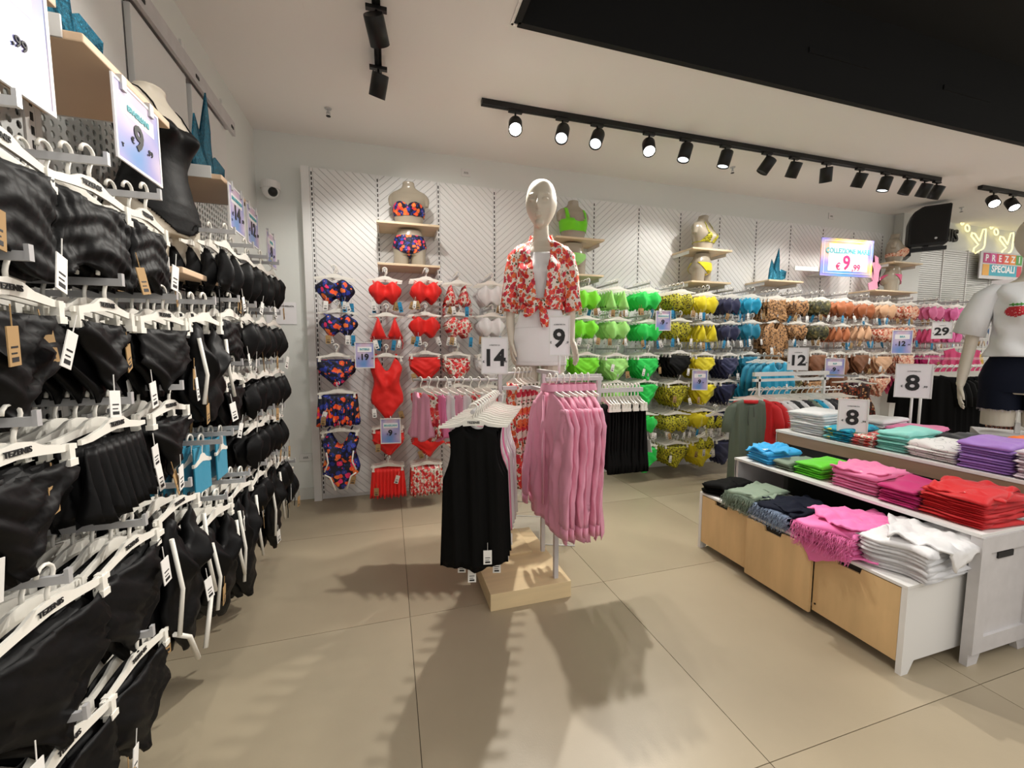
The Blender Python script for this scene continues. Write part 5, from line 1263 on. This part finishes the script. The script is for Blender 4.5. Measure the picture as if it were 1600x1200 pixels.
kf = [o for o in COL.objects if o.name.startswith('hanging_tee_shirt')][-1]
link('red_lining', finish(bm, 'red_lining', M['crimson']), kf, (0, -.012, -.006)); bm = bmesh.new(); tube(bm, [(-.02, -.035, -.11), (-.028, -.04, -.2), (-.022, -.04, -.25)], .002, 5); tube(bm, [(.01, -.035, -.11), (.014, -.04, -.19)], .002, 5); link('neck_tie', finish(bm, 'neck_tie', M['charcoal']), kf)
for q, mn in enumerate(['crimson', 'crimson', 'white_fabric', 'white_fabric', 'charcoal', 'white_fabric', 'charcoal', 'sage', 'turquoise', 'white_fabric', 'charcoal', 'charcoal']):
    hang('T', mn, .28, .48, (2.62+q*.058, 2.40, .845), R(-62), '%s tee shirt, %s after the kaftan on the rear rail' % ({'crimson': 'red', 'white_fabric': 'white', 'charcoal': 'charcoal', 'sage': 'sage', 'turquoise': 'turquoise'}[mn], ORD[q+1]), 'tee shirts on the rail behind the tables', tags='', clips=False, hw=.30)
price_sign((3.00, 2.38, .985), R(-40), .135, .175, '12', ',99', 'white framed sign reading 12,99 on the rail behind the tables', pole=.012, base=False)
# second rail: black tees and brown floral dresses by the strawberry mannequin
rk = empty('clothes_rack', (4.2, 2.25, 0), 0, 'white clothes rail of black shirts and brown floral dresses', 'clothes rack')
bm = bmesh.new(); tube(bm, [(.0, 0, 1.0), (1.2, 0, 1.0)], .009, 8); tube(bm, [(.0, 0, .02), (.0, 0, 1.0)], .01, 8); tube(bm, [(1.2, 0, .02), (1.2, 0, 1.0)], .01, 8); link('rail_frame', finish(bm, 'rail_frame', M['whitemetal']), rk)
link('foot_bar', boxme('foot_bar', M['whitemetal'], (-.02, 1.22, -.2, .2, 0, .02)), rk); link('tray_edge', boxme('tray_edge', M['glass'], (.1, 1.1, -.14, .14, 1.06, 1.075), .002), rk); link('tray_post', boxme('tray_post', M['whitemetal'], (.58, .6, -.01, .01, 1.0, 1.06)), rk)
for q in range(6):
    hang('T', 'black_cotton', .34, .50, (4.26+q*.075, 2.25, 1.0), R(-58), 'black shirt, %s from the left on the rail beside the strawberry mannequin' % (ORD[q] if q else 'first'), 'black shirts near the strawberry mannequin', tags='', clips=False, hw=.34)
for q in range(7):
    hang('d', 'floralbrown', .26, .62, (4.74+q*.065, 2.25, 1.0), R(-58), 'brown floral dress, %s after the black shirts on the rail' % ORD[q], 'brown floral dresses', tags='', clips=False, hw=.24)
hang('d', 'floralbrown', .3, .62, (3.95, 2.6, .92), R(-50), 'brown floral dress hanging alone behind the 8,99 sign', 'lone brown dress', tags='', clips=False)
hook_thing((3.95, PY-.002, .92), 0, .76, 'long hook of the lone brown dress', 'display hooks on the back wall')
hang('d', 'hotpink', .34, .32, (5.65, 2.72, 1.22), R(-50), 'shiny pink ruched beach dress left of the strawberry mannequin arm', 'pink beach dress', tags='', clips=False)
hook_thing((5.65, PY-.002, 1.22), 0, .64, 'long hook of the shiny pink dress', 'display hooks on the back wall')
price_sign((5.35, 2.74, 1.25), R(-55), .15, .17, '29', ',99', 'white framed sign reading 29,99 beside the pink column', arm=True)
for q in range(6):
    hang('t' if q % 2 else 'n', 'hotpink' if q > 3 else 'rosenude', .26, .12, (3.72+q*.07, 2.66, .80), R(-45), '%s bikini top, %s in the low row behind the rail signs' % ('hot pink' if q > 3 else 'peach', ORD[q]), 'low peach bikini tops', tags='')
bm = bmesh.new(); tube(bm, [(3.6, 2.66, .786), (4.2, 2.66, .786)], .007, 8); tube(bm, [(3.6, 2.66, .786), (3.6, 2.66, .0)], .009, 8); tube(bm, [(4.2, 2.66, .786), (4.2, 2.66, .0)], .009, 8)
lr = link('low_rail', finish(bm, 'low_rail', M['rail'])); tag(lr, 'low metal rail holding peach bikini tops behind the tables', 'clothes rail')
# ------------------------------------------------------------------ strawberry mannequin
bm = bmesh.new(); torso_into(bm, .85, 1.66); head_bm(bm, Vector((.0, -.02, 1.74)), R(10), 1.1)
thighs_into(bm, .655)
limb(bm, [(-.150, .008, 1.455), (-.195, .005, 1.40), (-.235, .0, 1.24), (-.25, -.005, 1.14), (-.27, -.02, 1.0), (-.285, -.045, .89)], [.045, .043, .036, .034, .031, .022])
hand(bm, (-.285, -.045, .89), (.0, -.25, -1), (1, -.1, 0), 1.05, -1)
limb(bm, [(.150, .008, 1.455), (.195, .005, 1.40), (.235, .0, 1.24), (.25, -.005, 1.14), (.27, -.02, 1.0), (.285, -.045, .89)], [.045, .043, .036, .034, .031, .022])
hand(bm, (.285, -.045, .89), (.0, -.25, -1), (-1, -.1, 0), 1.05, 1)
m2me = remeshed(bm, 'body', M['skin'], .005, 3)
m2 = empty('mannequin', (3.57, 1.44, .035), R(-58), 'cut-thigh mannequin in a white strawberry tee and dark denim shorts at the right edge', 'mannequin'); m2.scale = (.88, .9, 1)
link('body', m2me, m2)
def fold2(th, z, p):
    d = Vector((p.x, p.y, 0)).normalized(); return p+d*(.006*math.sin(th*7+z*22)+.004*math.sin(z*60+th*4))
tee = link('cropped_tee', cloth_patch('cropped_tee', M['whitetie'], frange(1.07, 1.51, .010), lambda th, z: z < 1.50, lambda th, z: .018+.030*max(0, (1.36-z)/.3), fold=fold2), m2)
bm = bmesh.new()
for s in (-1, 1):
    pts = [(s*.125, .01, 1.485), (s*.19, .01, 1.43), (s*.235, .005, 1.32), (s*.262, .0, 1.20)]; rd = [.05, .068, .072, .078]; rings = []
    for (x, y, z), r_ in zip(pts, rd): rings.append([(x+r_*math.cos(k*PI/10)*(1+.06*math.sin(k*2.1+z*20)), y+r_*.9*math.sin(k*PI/10), z+s*.02*math.cos(k*PI/10)) for k in range(20)])
    loft(bm, rings)
link('tee_sleeves', finish(bm, 'tee_sleeves', M['whitetie'], smooth=True), tee)
def patch_print(name, m, par, cx, cz, fn, off=.024, n=18, r=.035):
    bm = bmesh.new(); V = {}
    for i in range(n+1):
        for j in range(n+1):
            x = cx+(-1+2*i/n)*r; z = cz+(-1+2*j/n)*r; th = math.atan2(x, .10)
            for _ in range(6):
                p = torso_pt(th, z, 0); th += (x-p.x)*6
            p = torso_pt(th, z, .018+.030*max(0, (1.36-z)/.3)); p = fold2(th, z, p); V[i, j] = (p+Vector((0, -.006, 0)), fn((-1+2*i/n), (-1+2*j/n)))
    vv = {}
    for i in range(n):
        for j in range(n):
            if all(V[a, b][1] for a, b in ((i, j), (i+1, j), (i+1, j+1), (i, j+1))):
                for a, b in ((i, j), (i+1, j), (i+1, j+1), (i, j+1)):
                    if (a, b) not in vv: vv[a, b] = bm.verts.new(V[a, b][0])
                bm.faces.new((vv[i, j], vv[i+1, j], vv[i+1, j+1], vv[i, j+1]))
    bmesh.ops.recalc_face_normals(bm, faces=bm.faces); bmesh.ops.solidify(bm, geom=bm.faces[:], thickness=.002)
    return link(name, finish(bm, name, m, smooth=True), par)
M['berry'] = pattern('strawberry_print', '#c9182c', ['#f4e6d8'], 90, (.1, .22))
patch_print('strawberry_print', M['berry'], tee, -.07, 1.335, lambda a, b: (a/.95)**2+((b+.1)/.8)**2 < 1 and b < .45, r=.045)
patch_print('strawberry_leaf', mat('leaf_green', '#4d9a3c', .6), tee, -.07, 1.368, lambda a, b: abs(b) < .5-.35*abs(math.sin(a*6)), r=.028)
bm = bmesh.new(); rings = []
for z in frange(.86, 1.10, .012): rings.append([tuple(torso_pt(i*2*PI/48, z, .010+.012*max(0, (1-z)/.15))) for i in range(48)])
loft(bm, rings, cap=False)
for s in (-1, 1):
    rings = []
    for z in frange(.755, .90, .0145): rings.append([(s*.092+(.096+.006*math.sin(k*1.7))*math.cos(k*PI/12), .004+.108*math.sin(k*PI/12), z+.004*math.sin(k*2.9)) for k in range(24)])
    loft(bm, rings, cap=False)
sh = link('denim_shorts', finish(bm, 'denim_shorts', M['dark_denim'], smooth=True), m2)
bm = bmesh.new(); bmesh.ops.create_cone(bm, cap_ends=True, segments=16, radius1=.009, radius2=.009, depth=.004, matrix=Matrix.Translation((0, -.115, 1.085)) @ Matrix.Rotation(PI/2, 4, 'X')); link('waist_button', finish(bm, 'waist_button', M['rail']), sh)
bm = bmesh.new()
for k in range(120):
    a = k/120*2*PI; s = random.choice((-1, 1)); x = s*.092+.098*math.cos(a); y = .004+.110*math.sin(a); tube(bm, [(x, y, .757), (x+random.uniform(-.006, .006), y, .757-random.uniform(.008, .02))], .0008, 3)
tag(link('frayed_hem', finish(bm, 'frayed_hem', M['lavender']), sh), kind='stuff')
st = link('mannequin_stand', boxme('mannequin_stand', M['whitemetal'], (-.012, .012, -.012, .012, -.08, .60)), m2, (0, .0, .08+0)); 
bm = bmesh.new(); box(bm, -.17, .17, -.14, .14, .0, .65, bev=.004)
pl = link('mannequin_pedestal', finish(bm, 'mannequin_pedestal', M['greymetal']), None, (3.57, 1.44, .0), (0, 0, R(-58))); tag(pl, 'grey pedestal under the strawberry mannequin behind the rear table', 'pedestal')
bm = bmesh.new(); ball(bm, (.0, 0, .045), .06, 1.2, .7, .7)
for k in range(40):
    a = random.uniform(0, 6.28); r_ = random.uniform(.03, .09); tube(bm, [(0, 0, .04), (r_*math.cos(a)*.6, r_*math.sin(a)*.5, .06+random.uniform(-.03, .04)), (r_*math.cos(a), r_*math.sin(a)*.7, .03+random.uniform(-.03, .03))], .004, 4)
# ------------------------------------------------------------------ loudspeaker, neon wall, lettering
sp = empty('loudspeaker', (5.50, 3.02, 2.235), R(-52), 'black wall loudspeaker at the right end of the back wall', 'loudspeaker')
bm = bmesh.new(); prism(bm, [(-.15, 0), (.15, 0), (.165, .40), (-.05, .40), (-.12, .35), (-.15, .25)], -.09, .09); bmesh.ops.bevel(bm, geom=bm.edges[:], offset=.008, segments=2, affect='EDGES'); link('cabinet', finish(bm, 'cabinet', M['blackmetal']), sp)
bm = bmesh.new(); prism(bm, [(-.13, .02), (.135, .02), (.148, .38), (-.045, .38), (-.108, .335), (-.13, .245)], -.096, -.09); link('grille', finish(bm, 'grille', mat('speaker_grille', '#101010', .8, bump=.6, bscale=500)), sp)
bm = bmesh.new(); bmesh.ops.create_cone(bm, cap_ends=True, segments=16, radius1=.011, radius2=.011, depth=.004, matrix=Matrix.Translation((.06, -.098, .06)) @ Matrix.Rotation(PI/2, 4, 'X')); link('badge', finish(bm, 'badge', M['rail']), sp)
bm = bmesh.new(); box(bm, -.12, .16, -.02, .02, -.05, -.012); box(bm, -.16, -.11, -.03, .24, -.09, .02); box(bm, -.02, .02, -.03, .02, -.03, .002); link('wall_bracket', finish(bm, 'wall_bracket', M['blackmetal']), sp)
# neon figures on the wall
def neon(x0, label):
    e = empty('neon_figure', (x0, WY-.04, 2.35), 0, label, 'neon sign', 'yellow neon figures on the right wall'); e.scale = (.85, 1, .95)
    def lp(name, pts, cl=True):
        bm = bmesh.new(); tube(bm, [(a, 0, b) for a, b in pts], .008, 8, closed=cl); link(name, finish(bm, name, M['neon']), e)
    el = lambda cx, cz, rx, rz, n=16, t=-.4: [(cx+rx*math.cos(a)*math.cos(t)-rz*math.sin(a)*math.sin(t), cz+rx*math.cos(a)*math.sin(t)+rz*math.sin(a)*math.cos(t)) for a in [k*2*PI/n for k in range(n)]]
    lp('neon_tube', el(-.28, .36, .03, .038)); lp('neon_tube', el(-.16, .29, .05, .038))
    lp('neon_tube', [(-.05, .24), (.02, .235), (.14, .15), (.20, .30), (.26, .31), (.27, .28), (.27, .10), (.24, .055), (.06, -.02), (.02, .01), (.03, .05), (.12, .10), (-.06, .20)])
neon(6.98, 'yellow neon Y-shaped figure nearer the loudspeaker'); neon(7.55, 'yellow neon Y-shaped figure at the right frame side')
for x, s_, lb in ((6.35, 'TEZENIS', 'black raised wall lettering half hidden by the loudspeaker'), (8.65, 'TEZENIS', 'black raised wall lettering at the right frame edge')):
    o = link('wall_lettering', text_me(s_, .20, M['blackmetal'], ex=.012, bold=.02), None, (x, WY-.013, 2.52), (PI/2, 0, 0)); tag(o, lb, 'lettering')
# grey slatted wall below the neon
sw = empty('slatted_wall', (5.97, WY, 0), 0, 'pale grey wall of fine horizontal slats under the neon figures', 'wall panel')
for c in range(7):
    bm = bmesh.new(); z = .3
    while z < 2.34: box(bm, c*.46+.006, c*.46+.454, -.045, -.03, z, z+.020); z += .025
    tag(link('slats', finish(bm, 'slats', M['slatwall']), sw), kind='stuff')
    link('backing', boxme('backing', M['slatwall'], (c*.46+.002, c*.46+.458, -.03, 0, .02, 2.355)), sw)
    link('upright', boxme('upright', M['whitemetal'], (c*.46-.006, c*.46+.006, -.052, 0, .02, 2.36)), sw)
# special prices poster
po = empty('poster', (7.42, WY-.12, 2.04), R(-2), 'PREZZI SPECIALI poster with coloured letter tiles on the right wall', 'poster')
link('board', boxme('board', M['greymetal'], (-.42, .38, -.006, .006, -.02, .31)), po)
for i, (ch, c) in enumerate(zip('PREZZI', ['#b5206a', '#c93a8c', '#d6304a', '#e05a3a', '#e58a2a', '#4f9a4a'])):
    a = -.37+i*.122; m_ = mat('letter_tile', c, .5); t = link('letter_tile', boxme('letter_tile', m_, (a, a+.118, -.009, -.006, .17, .29)), po); text(ch, .11, M['cardwhite'], po, a+.059, -.0105, .228, bold=.03)
for a, b, c in ((-.37, -.25, '#e0a030'), (-.25, .27, '#2f9fb4'), (.27, .36, '#c23a4a')): link('colour_band', boxme('colour_band', mat('colour_band', c, .5), (a, b, -.009, -.006, .02, .155)), po)
text('SPECIALI', .115, M['cardwhite'], po, .01, -.0105, .10, bold=.03); 
# assorted toys and strips near the slatted wall
for q, z in enumerate((1.70, 1.42, 1.18)):
    e = empty('shelf_label', (6.62+.02*q, 2.9, z), R(-60), 'tall white card strip beside the slatted wall, %s from the top' % (ORD[q] if q else 'first'), 'card', 'white card strips'); link('card', boxme('card', M['cardwhite'], (-.08, .08, -.003, .003, 0, .22), .001), e); link('ink_line', boxme('ink_line', M['ink'], (-.02, .02, -.0045, -.003, .10, .12)), e)
    bm = bmesh.new(); tube(bm, [(0, 0, .2), (0, .48, .2)], .006, 6); link('arm', finish(bm, 'arm', M['rail']), e, (0, 0, 0))
TOY = [('lime', 1.80, .085, 'green plush toy'), ('orange', 1.60, .06, 'orange floral toy'), ('blue_ball', 1.36, .085, 'blue inflatable ball'), ('pale_pink', 1.68, .07, 'pale pink plush toy'), ('purple', 1.22, .08, 'purple folded beach toy')]
for q, (mn, z, r_, lb) in enumerate(TOY):
    x = 6.95+(.22 if q == 3 else 0)
    bm = bmesh.new(); bmesh.ops.create_icosphere(bm, subdivisions=3, radius=r_, matrix=Matrix.Diagonal((1.15, .8, .85, 1)))
    if q != 2:
        for k in range(3): bmesh.ops.create_icosphere(bm, subdivisions=2, radius=r_*.5, matrix=Matrix.Translation((math.cos(k*2.1)*r_, -.02, math.sin(k*2.1)*r_)))
    else: tube(bm, [(0, 0, r_*.8), (0, 0, r_)], .012, 8)
    o = link('beach_toy', finish(bm, 'beach_toy', M[mn], smooth=True), None, (x, 3.05, z)); tag(o, lb+' hanging by the slatted wall', 'toy')
    bm = bmesh.new(); tube(bm, [(0, 0, r_*.6), (0, 0, r_+.05), (0, .29, r_+.05)], .004, 6); link('hook', finish(bm, 'hook', M['rail']), o)
